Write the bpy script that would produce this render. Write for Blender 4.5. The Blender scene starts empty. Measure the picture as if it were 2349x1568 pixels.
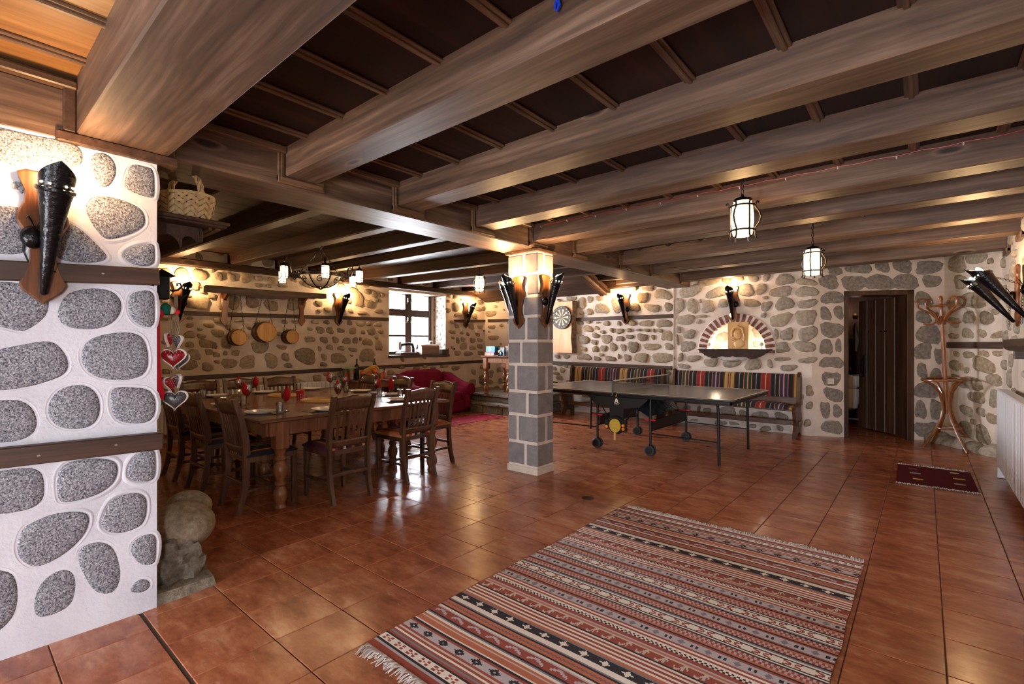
import bpy, bmesh, math, random
from math import sin, cos, pi, radians as R, sqrt, hypot, atan2
from mathutils import Vector as V, Matrix as M4, noise
random.seed(7)
scene = bpy.context.scene
COL = scene.collection

# ---------------------------------------------------------------- camera
FPX, CX, YH, YAW, TILE = 1114.03, 1174.5, 791.33, 0.703608, 0.335
CAMZ = 4.0412198 * TILE
cam_d = bpy.data.cameras.new('camera'); cam = bpy.data.objects.new('camera', cam_d); COL.objects.link(cam)
cam.location = (0, 0, CAMZ); cam.rotation_euler = (pi / 2, 0, YAW)
cam_d.sensor_fit = 'HORIZONTAL'; cam_d.sensor_width = 36; cam_d.lens = 36 * FPX / 2349
cam_d.shift_y = (YH - 784) / 2349; cam_d.clip_start = 0.05; cam_d.clip_end = 200
scene.camera = cam

# ---------------------------------------------------------------- daylight, exposure
world = bpy.data.worlds.new('overcast_sky'); scene.world = world; world.use_nodes = True
_bg = world.node_tree.nodes['Background']
_bg.inputs[0].default_value = (0.95, 0.96, 1.0, 1); _bg.inputs[1].default_value = 110.0
vs = scene.view_settings
vs.view_transform = 'Standard'; vs.look = 'None'; vs.gamma = 1.0; vs.use_curve_mapping = False; vs.exposure = 0.8
scene.display_settings.display_device = 'sRGB'
cy = scene.cycles
cy.use_denoising = True; cy.use_adaptive_sampling = True; cy.adaptive_threshold = 0.035
cy.max_bounces = 6; cy.diffuse_bounces = 3; cy.glossy_bounces = 2; cy.transmission_bounces = 4
cy.transparent_max_bounces = 8; cy.sample_clamp_indirect = 6.0; cy.caustics_reflective = False; cy.caustics_refractive = False
cy.use_light_tree = True

def portal(name, loc, rot, w, h):
    d = bpy.data.lights.new(name, 'AREA'); d.shape = 'RECTANGLE'; d.size = w; d.size_y = h; d.cycles.is_portal = True
    o = bpy.data.objects.new(name, d); COL.objects.link(o); o.location = loc; o.rotation_euler = rot
    return o
WARM = (1.0, 0.60, 0.27)
def bulb_light(parent, loc, watts, radius=0.03, col=WARM):
    d = bpy.data.lights.new('bulb_glow', 'POINT'); d.energy = watts; d.shadow_soft_size = radius; d.color = col
    o = bpy.data.objects.new('bulb_glow', d); COL.objects.link(o); o.parent = parent; o.location = loc
    return o

# ---------------------------------------------------------------- finding places from the photograph's perspective
_s, _c = sin(YAW), cos(YAW)
def ray(u, v):
    r = (u - CX) / FPX
    return V((-_s + r * _c, _c + r * _s, (YH - v) / FPX))
def atz(u, v, z=0.0):
    d = ray(u, v); t = (z - CAMZ) / d.z; return V((0, 0, CAMZ)) + d * t
def atx(u, v, x):
    d = ray(u, v); return V((0, 0, CAMZ)) + d * (x / d.x)
def aty(u, v, y):
    d = ray(u, v); return V((0, 0, CAMZ)) + d * (y / d.y)

# ---------------------------------------------------------------- mesh helpers
def T(x=0, y=0, z=0): return M4.Translation((x, y, z))
def RX(a): return M4.Rotation(a, 4, 'X')
def RY(a): return M4.Rotation(a, 4, 'Y')
def RZ(a): return M4.Rotation(a, 4, 'Z')
def SC(x, y, z): return M4.Diagonal((x, y, z, 1))
ID = M4.Identity(4)

class MB:
    """collects shapes into one mesh"""
    def __init__(s): s.v = []; s.f = []; s.m = []; s.col = None; s.mi = 0
    def add(s, vs, fs, mx=None):
        o = len(s.v)
        s.v += [tuple(mx @ V(p)) for p in vs] if mx is not None else [tuple(p) for p in vs]
        s.f += [tuple(i + o for i in f) for f in fs]; s.m += [s.mi] * len(fs)
        return s
    def box(s, x0, x1, y0, y1, z0, z1, mx=None):
        vs = [(x, y, z) for z in (z0, z1) for y in (y0, y1) for x in (x0, x1)]
        return s.add(vs, [(0, 2, 3, 1), (4, 5, 7, 6), (0, 1, 5, 4), (2, 6, 7, 3), (0, 4, 6, 2), (1, 3, 7, 5)], mx)
    def cbox(s, x0, x1, y0, y1, z0, z1, b=0.004, mx=None):
        """box with chamfered edges"""
        b = min(b, (x1 - x0) * .45, (y1 - y0) * .45, (z1 - z0) * .45)
        vs = []
        for sx in (0, 1):
            for sy in (0, 1):
                for sz in (0, 1):
                    X, Y, Z = (x0, x1)[sx], (y0, y1)[sy], (z0, z1)[sz]
                    dx, dy, dz = b * (1 - 2 * sx), b * (1 - 2 * sy), b * (1 - 2 * sz)
                    vs += [(X, Y + dy, Z + dz), (X + dx, Y, Z + dz), (X + dx, Y + dy, Z)]
        ix = lambda a, bb, c, k: ((a * 2 + bb) * 2 + c) * 3 + k
        fs = []
        for a in (0, 1):
            q = [ix(a, 0, 0, 0), ix(a, 1, 0, 0), ix(a, 1, 1, 0), ix(a, 0, 1, 0)]; fs.append(q if a else q[::-1])
            q = [ix(0, a, 0, 1), ix(0, a, 1, 1), ix(1, a, 1, 1), ix(1, a, 0, 1)]; fs.append(q if a else q[::-1])
            q = [ix(0, 0, a, 2), ix(1, 0, a, 2), ix(1, 1, a, 2), ix(0, 1, a, 2)]; fs.append(q if a else q[::-1])
        for a in (0, 1):
            for c in (0, 1):
                fs.append([ix(a, c, 0, 0), ix(a, c, 1, 0), ix(a, c, 1, 1), ix(a, c, 0, 1)])
                fs.append([ix(a, 0, c, 0), ix(a, 1, c, 0), ix(a, 1, c, 2), ix(a, 0, c, 2)])
                fs.append([ix(0, a, c, 1), ix(1, a, c, 1), ix(1, a, c, 2), ix(0, a, c, 2)])
                for d in (0, 1): fs.append([ix(a, c, d, 0), ix(a, c, d, 1), ix(a, c, d, 2)])
        return s.add(vs, fs, mx)
    def prism(s, pts, y0, y1, mx=None, b=0.0):
        """outline pts (x,z) extruded along y from y0 to y1, optional chamfer on both rims"""
        n = len(pts); cx = sum(p[0] for p in pts) / n; cz = sum(p[1] for p in pts) / n
        def ring(y, sh):
            out = []
            for i in range(n):
                p, a, c = pts[i], pts[i - 1], pts[(i + 1) % n]
                if sh:
                    d = V((cx - p[0], cz - p[1])); L = d.length or 1
                    out.append((p[0] + d.x / L * sh, y, p[1] + d.y / L * sh))
                else: out.append((p[0], y, p[1]))
            return out
        rings = [ring(y0, b), ring(y0 + b, 0), ring(y1 - b, 0), ring(y1, b)] if b else [ring(y0, 0), ring(y1, 0)]
        vs = [p for r in rings for p in r]; k = len(rings); fs = [tuple(range(n))[::-1], tuple(range((k - 1) * n, k * n))]
        for j in range(k - 1):
            for i in range(n):
                i2 = (i + 1) % n; fs.append((j * n + i, j * n + i2, (j + 1) * n + i2, (j + 1) * n + i))
        return s.add(vs, fs, mx)
    def lathe(s, prof, n=16, mx=None, cap=True):
        """profile [(r,z)...] spun about z"""
        vs = []; fs = []
        for r, z in prof:
            for i in range(n): vs.append((r * cos(2 * pi * i / n), r * sin(2 * pi * i / n), z))
        for j in range(len(prof) - 1):
            for i in range(n):
                i2 = (i + 1) % n; fs.append((j * n + i, j * n + i2, (j + 1) * n + i2, (j + 1) * n + i))
        if cap:
            if prof[0][0] > 1e-4: fs.append(tuple(range(n))[::-1])
            if prof[-1][0] > 1e-4: fs.append(tuple(range((len(prof) - 1) * n, len(prof) * n)))
        return s.add(vs, fs, mx)
    def tube(s, pts, rad, n=8, mx=None, closed=False, flat=1.0):
        pts = [V(p) for p in pts]; k = len(pts); rads = rad if isinstance(rad, (list, tuple)) else [rad] * k
        vs = []; fs = []; up = None
        for i, p in enumerate(pts):
            a = pts[(i - 1) % k] if (closed or i) else p; b = pts[(i + 1) % k] if (closed or i < k - 1) else p
            d = (b - a); d = d.normalized() if d.length else V((0, 0, 1))
            if up is None: up = V((0, 0, 1)) if abs(d.z) < .95 else V((0, 1, 0))
            x = up - d * up.dot(d)
            if x.length < 1e-5: x = d.orthogonal()
            x.normalize(); yv = d.cross(x); up = x
            for j in range(n):
                t = 2 * pi * j / n; vs.append(p + (x * cos(t) * flat + yv * sin(t)) * rads[i])
        kk = k if closed else k - 1
        for i in range(kk):
            i2 = (i + 1) % k
            for j in range(n):
                j2 = (j + 1) % n; fs.append((i * n + j, i * n + j2, i2 * n + j2, i2 * n + j))
        if not closed: fs += [tuple(range(n))[::-1], tuple(range((k - 1) * n, k * n))]
        return s.add(vs, fs, mx)
    def ball(s, rx, ry, rz, mx=None, n=16, m=10, f=None):
        vs = [(0, 0, -rz)]; fs = []
        for j in range(1, m):
            a = -pi / 2 + pi * j / m
            for i in range(n): vs.append((rx * cos(a) * cos(2 * pi * i / n), ry * cos(a) * sin(2 * pi * i / n), rz * sin(a)))
        vs.append((0, 0, rz)); t = len(vs) - 1
        if f: vs = [tuple(f(V(p))) for p in vs]
        for i in range(n):
            i2 = (i + 1) % n; fs.append((0, 1 + i2, 1 + i)); fs.append((t, t - n + i, t - n + i2))
            for j in range(m - 2): fs.append((1 + j * n + i, 1 + j * n + i2, 1 + (j + 1) * n + i2, 1 + (j + 1) * n + i))
        return s.add(vs, fs, mx)
    def grid(s, nx, ny, fn, mx=None):
        """surface fn(u,v)->point, u,v in 0..1"""
        vs = [fn(i / nx, j / ny) for j in range(ny + 1) for i in range(nx + 1)]
        fs = [(j * (nx + 1) + i, j * (nx + 1) + i + 1, (j + 1) * (nx + 1) + i + 1, (j + 1) * (nx + 1) + i) for j in range(ny) for i in range(nx)]
        return s.add(vs, fs, mx)
    def chain(s, a, b, r=0.008, w=0.0018, mx=None):
        """links of a chain from a to b"""
        a, b = V(a), V(b); L = (b - a).length; n = max(2, int(L / (r * 2.6))); d = (b - a).normalized()
        x = d.orthogonal().normalized(); y = d.cross(x)
        for k in range(n):
            c = a + d * (L * (k + .5) / n); e = x if k % 2 else y
            s.tube([c + d * (r * 1.55 * cos(t)) + e * (r * .8 * sin(t)) for t in [2 * pi * q / 8 for q in range(8)]], w, 4, mx, closed=True)
        return s
    def mesh(s, name, mats, smooth=True, angle=35, fix=True):
        me = bpy.data.meshes.new(name); me.from_pydata(s.v, [], s.f); me.update()
        if fix:
            bm = bmesh.new(); bm.from_mesh(me); bmesh.ops.recalc_face_normals(bm, faces=bm.faces); bm.to_mesh(me); bm.free()
        for m in (mats if isinstance(mats, (list, tuple)) else [mats]): me.materials.append(m)
        if any(s.m): me.polygons.foreach_set('material_index', s.m)
        if smooth:
            me.polygons.foreach_set('use_smooth', [True] * len(me.polygons)); me.set_sharp_from_angle(angle=R(angle))
        return me
    def build(s, name, mats, parent=None, smooth=True, angle=35, loc=None, rot=None, fix=True):
        o = bpy.data.objects.new(name, s.mesh(name, mats, smooth, angle, fix)); COL.objects.link(o)
        if parent is not None: o.parent = parent
        if loc is not None: o.location = loc
        if rot is not None: o.rotation_euler = rot
        return o

def place(name, me, parent=None, loc=(0, 0, 0), rot=(0, 0, 0), scale=(1, 1, 1)):
    o = bpy.data.objects.new(name, me); COL.objects.link(o); o.parent = parent
    o.location = loc; o.rotation_euler = rot; o.scale = scale
    return o
def empty(name, loc=(0, 0, 0), rot=(0, 0, 0), parent=None, scale=None):
    o = bpy.data.objects.new(name, None); o.empty_display_size = .1; COL.objects.link(o)
    o.location = loc; o.rotation_euler = rot; o.parent = parent
    if scale: o.scale = scale
    return o
def tag(o, label=None, cat=None, group=None, kind=None):
    if label: o['label'] = label
    if cat: o['category'] = cat
    if group: o['group'] = group
    if kind: o['kind'] = kind
    return o
def thing(name, label, cat, loc=(0, 0, 0), rotz=0, group=None):
    return tag(empty(name, loc, (0, 0, rotz)), label, cat, group)
def dup(o, parent=None, loc=None, rot=None):
    c = o.copy(); COL.objects.link(c); c.parent = parent
    for ch in list(o.children): dup(ch, c)
    if loc is not None: c.location = loc
    if rot is not None: c.rotation_euler = rot
    return c

# ---------------------------------------------------------------- material helpers
def lin(h):
    h = h.lstrip('#'); out = []
    for i in (0, 2, 4):
        x = int(h[i:i + 2], 16) / 255; out.append(x / 12.92 if x <= .04045 else ((x + .055) / 1.055) ** 2.4)
    return (*out, 1)
class NT:
    def __init__(s, name):
        s.mat = bpy.data.materials.new(name); s.mat.use_nodes = True; s.t = s.mat.node_tree; s.n = s.t.nodes; s.l = s.t.links
        s.p = s.n['Principled BSDF']
    def node(s, typ, **kw):
        n = s.n.new(typ)
        for k, v in kw.items(): setattr(n, k, v)
        return n
    def link(s, a, b): s.l.new(a, b); return s
    def co(s, kind='Object', scale=(1, 1, 1), rnd=True):
        tc = s.node('ShaderNodeTexCoord'); mp = s.node('ShaderNodeMapping'); mp.inputs['Scale'].default_value = scale
        s.link(tc.outputs[kind], mp.inputs['Vector'])
        if rnd:
            oi = s.node('ShaderNodeObjectInfo'); mu = s.node('ShaderNodeMath', operation='MULTIPLY'); mu.inputs[1].default_value = 37.0
            s.link(oi.outputs['Random'], mu.inputs[0]); cm = s.node('ShaderNodeCombineXYZ')
            for i in range(3): s.link(mu.outputs[0], cm.inputs[i])
            s.link(cm.outputs[0], mp.inputs['Location'])
        return mp.outputs[0]
    def noise(s, vec, scale, detail=4, rough=.55, dist=0):
        n = s.node('ShaderNodeTexNoise'); n.inputs['Scale'].default_value = scale; n.inputs['Detail'].default_value = detail
        n.inputs['Roughness'].default_value = rough; n.inputs['Distortion'].default_value = dist; s.link(vec, n.inputs['Vector'])
        return n.outputs['Fac']
    def ramp(s, fac, stops, const=False):
        r = s.node('ShaderNodeValToRGB'); e = r.color_ramp.elements
        if const: r.color_ramp.interpolation = 'CONSTANT'
        while len(e) < len(stops): e.new(1.0)
        for el, (p, c) in zip(e, stops):
            el.position = p; el.color = lin(c) if isinstance(c, str) else c
        s.link(fac, r.inputs[0]); return r.outputs[0]
    def mix(s, fac, a, b, mode='MIX'):
        m = s.node('ShaderNodeMix', data_type='RGBA', blend_type=mode)
        for sock, v in ((m.inputs[0], fac), (m.inputs[6], a), (m.inputs[7], b)):
            if isinstance(v, (int, float)): sock.default_value = v
            elif isinstance(v, (tuple, str)): sock.default_value = lin(v) if isinstance(v, str) else v
            else: s.link(v, sock)
        return m.outputs[2]
    def rnd(s):
        return s.node('ShaderNodeObjectInfo').outputs['Random']
    def mathop(s, op, a, b):
        m = s.node('ShaderNodeMath', operation=op)
        for i, v in enumerate((a, b)):
            if isinstance(v, (int, float)): m.inputs[i].default_value = v
            else: s.link(v, m.inputs[i])
        return m.outputs[0]
    def bump(s, h, strength=.3, dist=.01):
        b = s.node('ShaderNodeBump'); b.inputs['Strength'].default_value = strength; b.inputs['Distance'].default_value = dist
        s.link(h, b.inputs['Height']); s.link(b.outputs[0], s.p.inputs['Normal']); return s
    def set(s, col=None, rough=None, metal=None, spec=None, coat=None, emit=None, estr=None):
        p = s.p
        def put(k, v):
            if v is None: return
            if isinstance(v, str): p.inputs[k].default_value = lin(v)
            elif isinstance(v, (int, float, tuple)): p.inputs[k].default_value = v
            else: s.link(v, p.inputs[k])
        put('Base Color', col); put('Roughness', rough); put('Metallic', metal); put('Specular IOR Level', spec); put('Coat Weight', coat)
        put('Emission Color', emit); put('Emission Strength', estr)
        return s

def plain(name, col, rough=.5, metal=0, nscale=40, var=.12, bump=.0, coat=None, spec=None):
    t = NT(name); c = t.co(rnd=True); f = t.noise(c, nscale, 3)
    l = lin(col); dk = tuple(x * (1 - var) for x in l[:3]) + (1,); lt = tuple(min(1, x * (1 + var)) for x in l[:3]) + (1,)
    t.set(t.ramp(f, [(.3, dk), (.7, lt)]), rough, metal, spec, coat)
    if bump: t.bump(f, bump, .004)
    return t.mat
def wood(name, dark, mid, light, axis='X', rough=.45, scale=1.0, bump=.25, knots=True, coat=None, var=.35, spec=None):
    t = NT(name); ax = 'XYZ'.index(axis)
    def st(l, c): v = [c * scale] * 3; v[ax] = l * scale; return tuple(v)
    warp = t.noise(t.co(scale=st(.9, 3.0)), 1.0, 2)                       # slow wander of the grain
    def vec(l, c):
        co = t.co(scale=st(l, c)); ad = t.node('ShaderNodeVectorMath', operation='ADD'); t.link(co, ad.inputs[0])
        cb = t.node('ShaderNodeCombineXYZ'); w2 = t.mathop('MULTIPLY', warp, 2.4)
        for i in range(3):
            if i != ax: t.link(w2, cb.inputs[i])
        t.link(cb.outputs[0], ad.inputs[1]); return ad.outputs[0]
    fine = t.noise(vec(2.2, 60), 1.0, 4, .6, .2); med = t.noise(vec(.8, 17), 1.0, 4, .6, .5); patch = t.noise(t.co(scale=st(1.6, 3.4)), 1.2, 4, .6)
    f = t.mathop('ADD', t.mathop('MULTIPLY', fine, .42), t.mathop('MULTIPLY', med, .58))
    col = t.ramp(f, [(.33, dark), (.5, mid), (.66, light)])
    col = t.mix(t.ramp(patch, [(.34, (var,) * 3 + (1,)), (.62, (0, 0, 0, 1))]), col, dark)
    if knots:
        vo = t.node('ShaderNodeTexVoronoi'); vo.inputs['Scale'].default_value = 1.0; vo.inputs['Randomness'].default_value = 1.0
        t.link(t.co(scale=st(1.5, 4.6)), vo.inputs['Vector']); d = t.mathop('ADD', vo.outputs['Distance'], t.mathop('MULTIPLY', t.mathop('SUBTRACT', med, .5), .10))
        col = t.mix(t.ramp(d, [(.06, (.0,) * 3 + (1,)), (.10, (.55,) * 3 + (1,)), (.13, (.0,) * 3 + (1,))]), col, light)
        col = t.mix(t.ramp(d, [(.05, (.85,) * 3 + (1,)), (.085, (0, 0, 0, 1))]), col, tuple(x * .35 for x in lin(dark)[:3]) + (1,))
    rv = t.node('ShaderNodeHueSaturation'); t.link(col, rv.inputs['Color'])
    t.link(t.mathop('ADD', t.mathop('MULTIPLY', t.rnd(), .26), .87), rv.inputs['Value'])
    t.set(rv.outputs[0], rough, 0, spec, coat); t.bump(f, bump, .003)
    return t.mat
def vcol(name, rough=.8, bumpscale=300, bump=.2, sheen=False):
    t = NT(name); a = t.node('ShaderNodeVertexColor', layer_name='Col'); f = t.noise(t.co(rnd=False), bumpscale, 2)
    t.set(t.mix(.18, a.outputs[0], t.mix(f, '202020', 'e8e0dc'), 'SOFT_LIGHT'), rough); t.bump(f, bump, .002)
    return t.mat
def emis(name, col, strength, base='ffffff'):
    t = NT(name); t.set(base, .4, emit=lin(col) if isinstance(col, str) else col, estr=strength); return t.mat
def colour_faces(o, cols):
    """one colour for every face, stored as a colour attribute"""
    me = o.data if hasattr(o, 'data') else o
    at = me.color_attributes.new('Col', 'FLOAT_COLOR', 'CORNER'); buf = []
    for p, c in zip(me.polygons, cols): buf += list(c) * len(p.vertices)
    at.data.foreach_set('color', buf)

# ---------------------------------------------------------------- materials
MT = {}
def stone_mat(name, cols, rough=.8, bump=.6, spot=.5):
    t = NT(name); c = t.co(scale=(1, 1, 1)); tc = t.node('ShaderNodeTexCoord')
    n1 = t.noise(tc.outputs['Generated'], 2.6, 6, .62); geo = t.node('ShaderNodeNewGeometry')
    n2 = t.noise(geo.outputs['Position'], 26, 6, .65); n3 = t.noise(geo.outputs['Position'], 95, 3)
    k = len(cols); base = t.ramp(t.rnd(), [((i + .0) / k, cc) for i, cc in enumerate(cols)])
    dark = t.mix(1.0, base, 'c4bbb0', 'MULTIPLY'); lt = t.mix(.25, base, 'd8cdbf')
    col = t.mix(t.ramp(n2, [(.3, (0, 0, 0, 1)), (.68, (1, 1, 1, 1))]), dark, lt)
    col = t.mix(t.ramp(n3, [(.35, (.3, .3, .3, 1)), (.6, (0, 0, 0, 1))]), col, dark)
    t.set(col, rough, spec=.3); t.bump(t.mathop('ADD', n2, t.mathop('MULTIPLY', n3, .4)), bump, .012)
    return t.mat
MT['stone'] = stone_mat('field_stone', ['9c8b74', 'a99a84', '8f8270', 'ab9678', '9c907e', 'a39176', '857764'])
MT['stone_arch'] = stone_mat('pale_field_stone', ['9b9389', 'a69c90', '8f877d', 'aa9e8e', '978f86', 'a2957f'])
MT['stone_paint'] = stone_mat('grey_painted_stone', ['84817e', '8b8783', '7e7c7a', '868280'], bump=.2)
MT['pale_rubble'] = stone_mat('pale_rubble', ['b7afa6', 'a59c90', 'c4bdb4', '9d9488'])
def mortar(name, a, b, bump=.5):
    t = NT(name); g = t.node('ShaderNodeNewGeometry'); n1 = t.noise(g.outputs['Position'], 3.5, 5, .6); n2 = t.noise(g.outputs['Position'], 40, 4, .6)
    t.set(t.mix(t.ramp(n1, [(.3, (0, 0, 0, 1)), (.7, (1, 1, 1, 1))]), a, b), .85, spec=.2); t.bump(t.mathop('ADD', n2, t.mathop('MULTIPLY', n1, 2.0)), bump, .012)
    return t.mat
MT['mortar'] = mortar('lime_mortar', 'c0b1a3', 'dacdc1')
MT['mortar_arch'] = mortar('pale_lime_mortar', 'c8bab0', 'dcd0c7')
MT['pier_plaster'] = mortar('white_plaster', 'bfbfc8', 'd2d2da', .3)
MT['plain_plaster'] = mortar('cream_plaster', 'c8b8a6', 'd8cabb', .3)
def granite(name, a, b, c):
    t = NT(name); g = t.node('ShaderNodeNewGeometry'); n = t.noise(g.outputs['Position'], 150, 3, .75); n2 = t.noise(g.outputs['Position'], 60, 3, .7)
    col = t.ramp(n, [(.38, c), (.5, a), (.62, b)]); col = t.mix(t.ramp(n2, [(.35, (.7, .7, .7, 1)), (.5, (0, 0, 0, 1))]), col, a)
    t.set(col, .7, spec=.3); t.bump(n, .25, .003); return t.mat
MT['granite'] = granite('speckled_granite', '7a7a82', 'b2b2b8', '30303a')
def blockmat():
    t = NT('grey_block_stone'); g = t.node('ShaderNodeNewGeometry'); n = t.noise(g.outputs['Position'], 170, 3, .7); n2 = t.noise(g.outputs['Position'], 9, 4, .6)
    base = t.ramp(t.rnd(), [(0, '7f7a7a'), (.5, '8b8585'), (1, '757171')])
    col = t.mix(t.ramp(n, [(.4, (.55, .55, .55, 1)), (.55, (0, 0, 0, 1))]), base, '646062'); col = t.mix(t.ramp(n2, [(.4, (0, 0, 0, 1)), (.75, (.5, .5, .5, 1))]), col, 'a09a98')
    t.set(col, .75, spec=.3); t.bump(n, .4, .004); return t.mat
MT['block'] = blockmat()
def tilemat():
    t = NT('terracotta_tile'); g = t.node('ShaderNodeNewGeometry')
    mp = t.node('ShaderNodeMapping'); mp.inputs['Scale'].default_value = (2.2, 5.0, 1); t.link(g.outputs['Position'], mp.inputs['Vector'])
    ad = t.node('ShaderNodeVectorMath', operation='ADD'); t.link(mp.outputs[0], ad.inputs[0])
    cb = t.node('ShaderNodeCombineXYZ'); q = t.mathop('MULTIPLY', t.rnd(), 90.0)
    for i in range(3): t.link(q, cb.inputs[i])
    t.link(cb.outputs[0], ad.inputs[1]); vec = ad.outputs[0]
    n1 = t.noise(vec, 1.4, 6, .68, .3); n2 = t.noise(vec, 5.5, 6, .7); n3 = t.noise(g.outputs['Position'], 60, 3)
    col = t.ramp(n1, [(.26, '723b25'), (.42, '99563a'), (.56, 'b06c4b'), (.74, 'c68e6c')])
    col = t.mix(t.ramp(n2, [(.34, (.4, .4, .4, 1)), (.5, (0, 0, 0, 1))]), col, '743a24')
    col = t.mix(t.ramp(n2, [(.58, (0, 0, 0, 1)), (.74, (.45, .45, .45, 1))]), col, 'd8a888')
    rr = t.ramp(n1, [(.3, (.27,) * 3 + (1,)), (.7, (.17,) * 3 + (1,))])
    t.set(col, rr, spec=.5); t.bump(t.mathop('ADD', n2, t.mathop('MULTIPLY', n3, .3)), .12, .004); return t.mat
MT['tile'] = tilemat()
MT['grout'] = plain('dark_grout', '4a3a30', .9)
MT['beam'] = wood('stained_beam', '33261f', '5a4334', '7d6452', 'X', .52, .8, .3, True, None, .35)
MT['girder'] = wood('stained_girder', '33261f', '5a4334', '7d6452', 'Y', .48, .8, .3, True, None, .4)
MT['batten'] = wood('stained_batten', '3c2a20', '60452f', '7d5f48', 'Y', .42, 1.2, .2, False)
MT['board'] = wood('dark_ceiling_board', '170b08', '24110d', '361b13', 'Y', .45, .7, .15, True, None, .35, .22)
MT['board_light'] = wood('honey_ceiling_board', '6c4522', '8f6236', 'a67c48', 'Y', .42, .7, .15, True)
MT['joist'] = wood('old_joist', '1f130d', '342116', '4a3222', 'X', .6, .7, .5, True, None, .35, .25)
MT['plate_wood'] = wood('old_wall_plate', '1f130d', '342116', '4a3222', 'Y', .6, .7, .5, True, None, .35, .25)
MT['rail'] = wood('dark_wall_rail', '2a1a12', '3d281c', '54392a', 'X', .5, 1.2, .2, False)
MT['walnut'] = wood('walnut_furniture', '36221a', '573a2a', '72523e', 'Z', .32, 1.6, .12, False, .15)
MT['walnut_top'] = wood('walnut_table_top', '523222', '734a31', '8f6244', 'Y', .26, .9, .1, False, .25)
MT['pine'] = wood('stained_pine', '5f3a24', '855536', 'a4744c', 'Z', .35, 1.4, .12, False, .1)
MT['bench_wood'] = wood('brown_bench_wood', '2e1a10', '4e2f1c', '6a452c', 'X', .42, 1.4, .15, False)
MT['plaque'] = wood('sconce_plaque', '3a1f10', '6a3c1e', '8d5a30', 'Z', .3, 1.6, .12, False, .3)
MT['barrel_head'] = wood('light_barrel_oak', 'b67e42', 'd09c5c', 'e0b272', 'Z', .5, 1.2, .1, False, var=.12)
MT['barrel_stave'] = wood('dark_barrel_oak', '5c3a20', '7c5230', '976a42', 'X', .5, 1.5, .15, False)
MT['live_edge'] = wood('pale_live_edge', 'c68f62', 'dba97c', 'e8bf97', 'Z', .45, .6, .08, False, var=.12)
MT['bark'] = stone_mat('bark_edge', ['5f4426', '6e5230', '4e371e'], bump=1.0)
MT['bentwood'] = wood('bentwood_beech', '5c3218', '7c4a24', '9a6434', 'Z', .28, 1.4, .08, False, .3, var=.1)
MT['door_wood'] = wood('dark_door_wood', '2c1c13', '452e1f', '5c412d', 'Z', .5, .8, .3, True)
MT['frame_wood'] = wood('window_frame_wood', '24170f', '38261a', '4c3626', 'Z', .45, 1.2, .2, False)
MT['iron'] = plain('black_iron', '17161a', .38, .6, 60, .4, .3)
MT['hammered'] = plain('hammered_black_metal', '141317', .26, .55, 55, .5, .9)
MT['brass'] = plain('brass', 'b08a3c', .3, .9)
MT['chrome'] = plain('chrome', 'c8c8c8', .15, 1)
MT['white_enamel'] = plain('white_enamel', 'dcdce2', .3, 0, 20, .03)
MT['white_plastic'] = plain('white_plastic', 'd8d4cc', .4, 0, 20, .03)
MT['china'] = plain('white_china', 'e6e0da', .15, 0, 20, .02)
MT['black_plastic'] = plain('black_plastic', '131316', .4, 0, 60, .2)
MT['black_paint'] = plain('black_powder_coat', '0c0d11', .4, .0, 60, .2, spec=.3)
MT['red_plastic'] = plain('red_plastic', 'c01626', .35)
MT['orange_ball'] = plain('orange_ball', 'ee8a1c', .45)
MT['rubber'] = plain('rubber_tread', '34383f', .55)
MT['blue_sheet'] = plain('blue_grey_board', '3c4a55', .22)
MT['table_top_pp'] = plain('dark_grey_table_top', '4b463f', .24, 0, 4, .08)
MT['white_line'] = plain('white_line', 'd8d4cc', .4)
MT['rope'] = plain('jute_rope', '8d7a62', .9, 0, 200, .3, .8)
MT['cord'] = plain('black_cord', '111114', .6)
MT['wicker'] = plain('willow_strip', 'c6a878', .55, 0, 30, .25, .3)
MT['placemat'] = plain('woven_straw', 'c79a5e', .7, 0, 220, .3, .9)
MT['sofa'] = None
def fabric(name, a, b, rough=.9, scale=260):
    t = NT(name); f = t.noise(t.co(rnd=False), scale, 2); g = t.noise(t.co(rnd=False), 5, 4)
    t.set(t.mix(f, a, t.mix(g, a, b)), rough, spec=.2); t.p.inputs['Sheen Weight'].default_value = .0; t.bump(f, .3, .002); return t.mat
MT['sofa'] = fabric('wine_red_upholstery', '6e0f30', '8c1a44')
MT['red_wool'] = fabric('dark_red_wool', '4e0712', '6a0f1e')
MT['crimson_wool'] = fabric('crimson_wool', '86102a', 'a21a38')
MT['napkin'] = fabric('red_napkin', '9c0f1c', 'b8182a', .7)
MT['fringe'] = fabric('white_fringe', 'd0c8c4', 'e6dfda')
MT['green_felt'] = fabric('green_felt', '0b4a3a', '0f5a46')
MT['red_felt'] = fabric('red_felt', 'b01226', 'c81c30')
MT['cream_felt'] = fabric('cream_felt', 'b9ab98', 'cabdab')
MT['kilim'] = vcol('kilim_weave', .92, 420, .5)
MT['stripes'] = vcol('striped_weave', .9, 420, .4)
MT['print'] = vcol('printed_card', .5, 50, .0)
MT['brick'] = stone_mat('red_brick', ['6c1c12', '762116', '641a10', '7c2618'], bump=.4)
MT['flag'] = stone_mat('grey_flagstone', ['77726c', '827d76', '6e6a64'], rough=.5, bump=.6)
MT['boulder'] = stone_mat('ochre_boulder', ['857a66', '8d816a'], bump=.5)
MT['rough_slab'] = stone_mat('rough_grey_slab', ['6d685e', '76705f'], bump=1.0)
MT['carved'] = wood('carved_limewood', 'b98a52', 'cfa268', 'dcb47c', 'Z', .5, .5, .06, False, var=.1)
MT['glass_chand'] = emis('lit_chandelier_glass', (1, .66, .32, 1), 26, 'fff0d0')
MT['bulb'] = emis('lit_bulb', (1, .72, .38, 1), 90)
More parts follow.
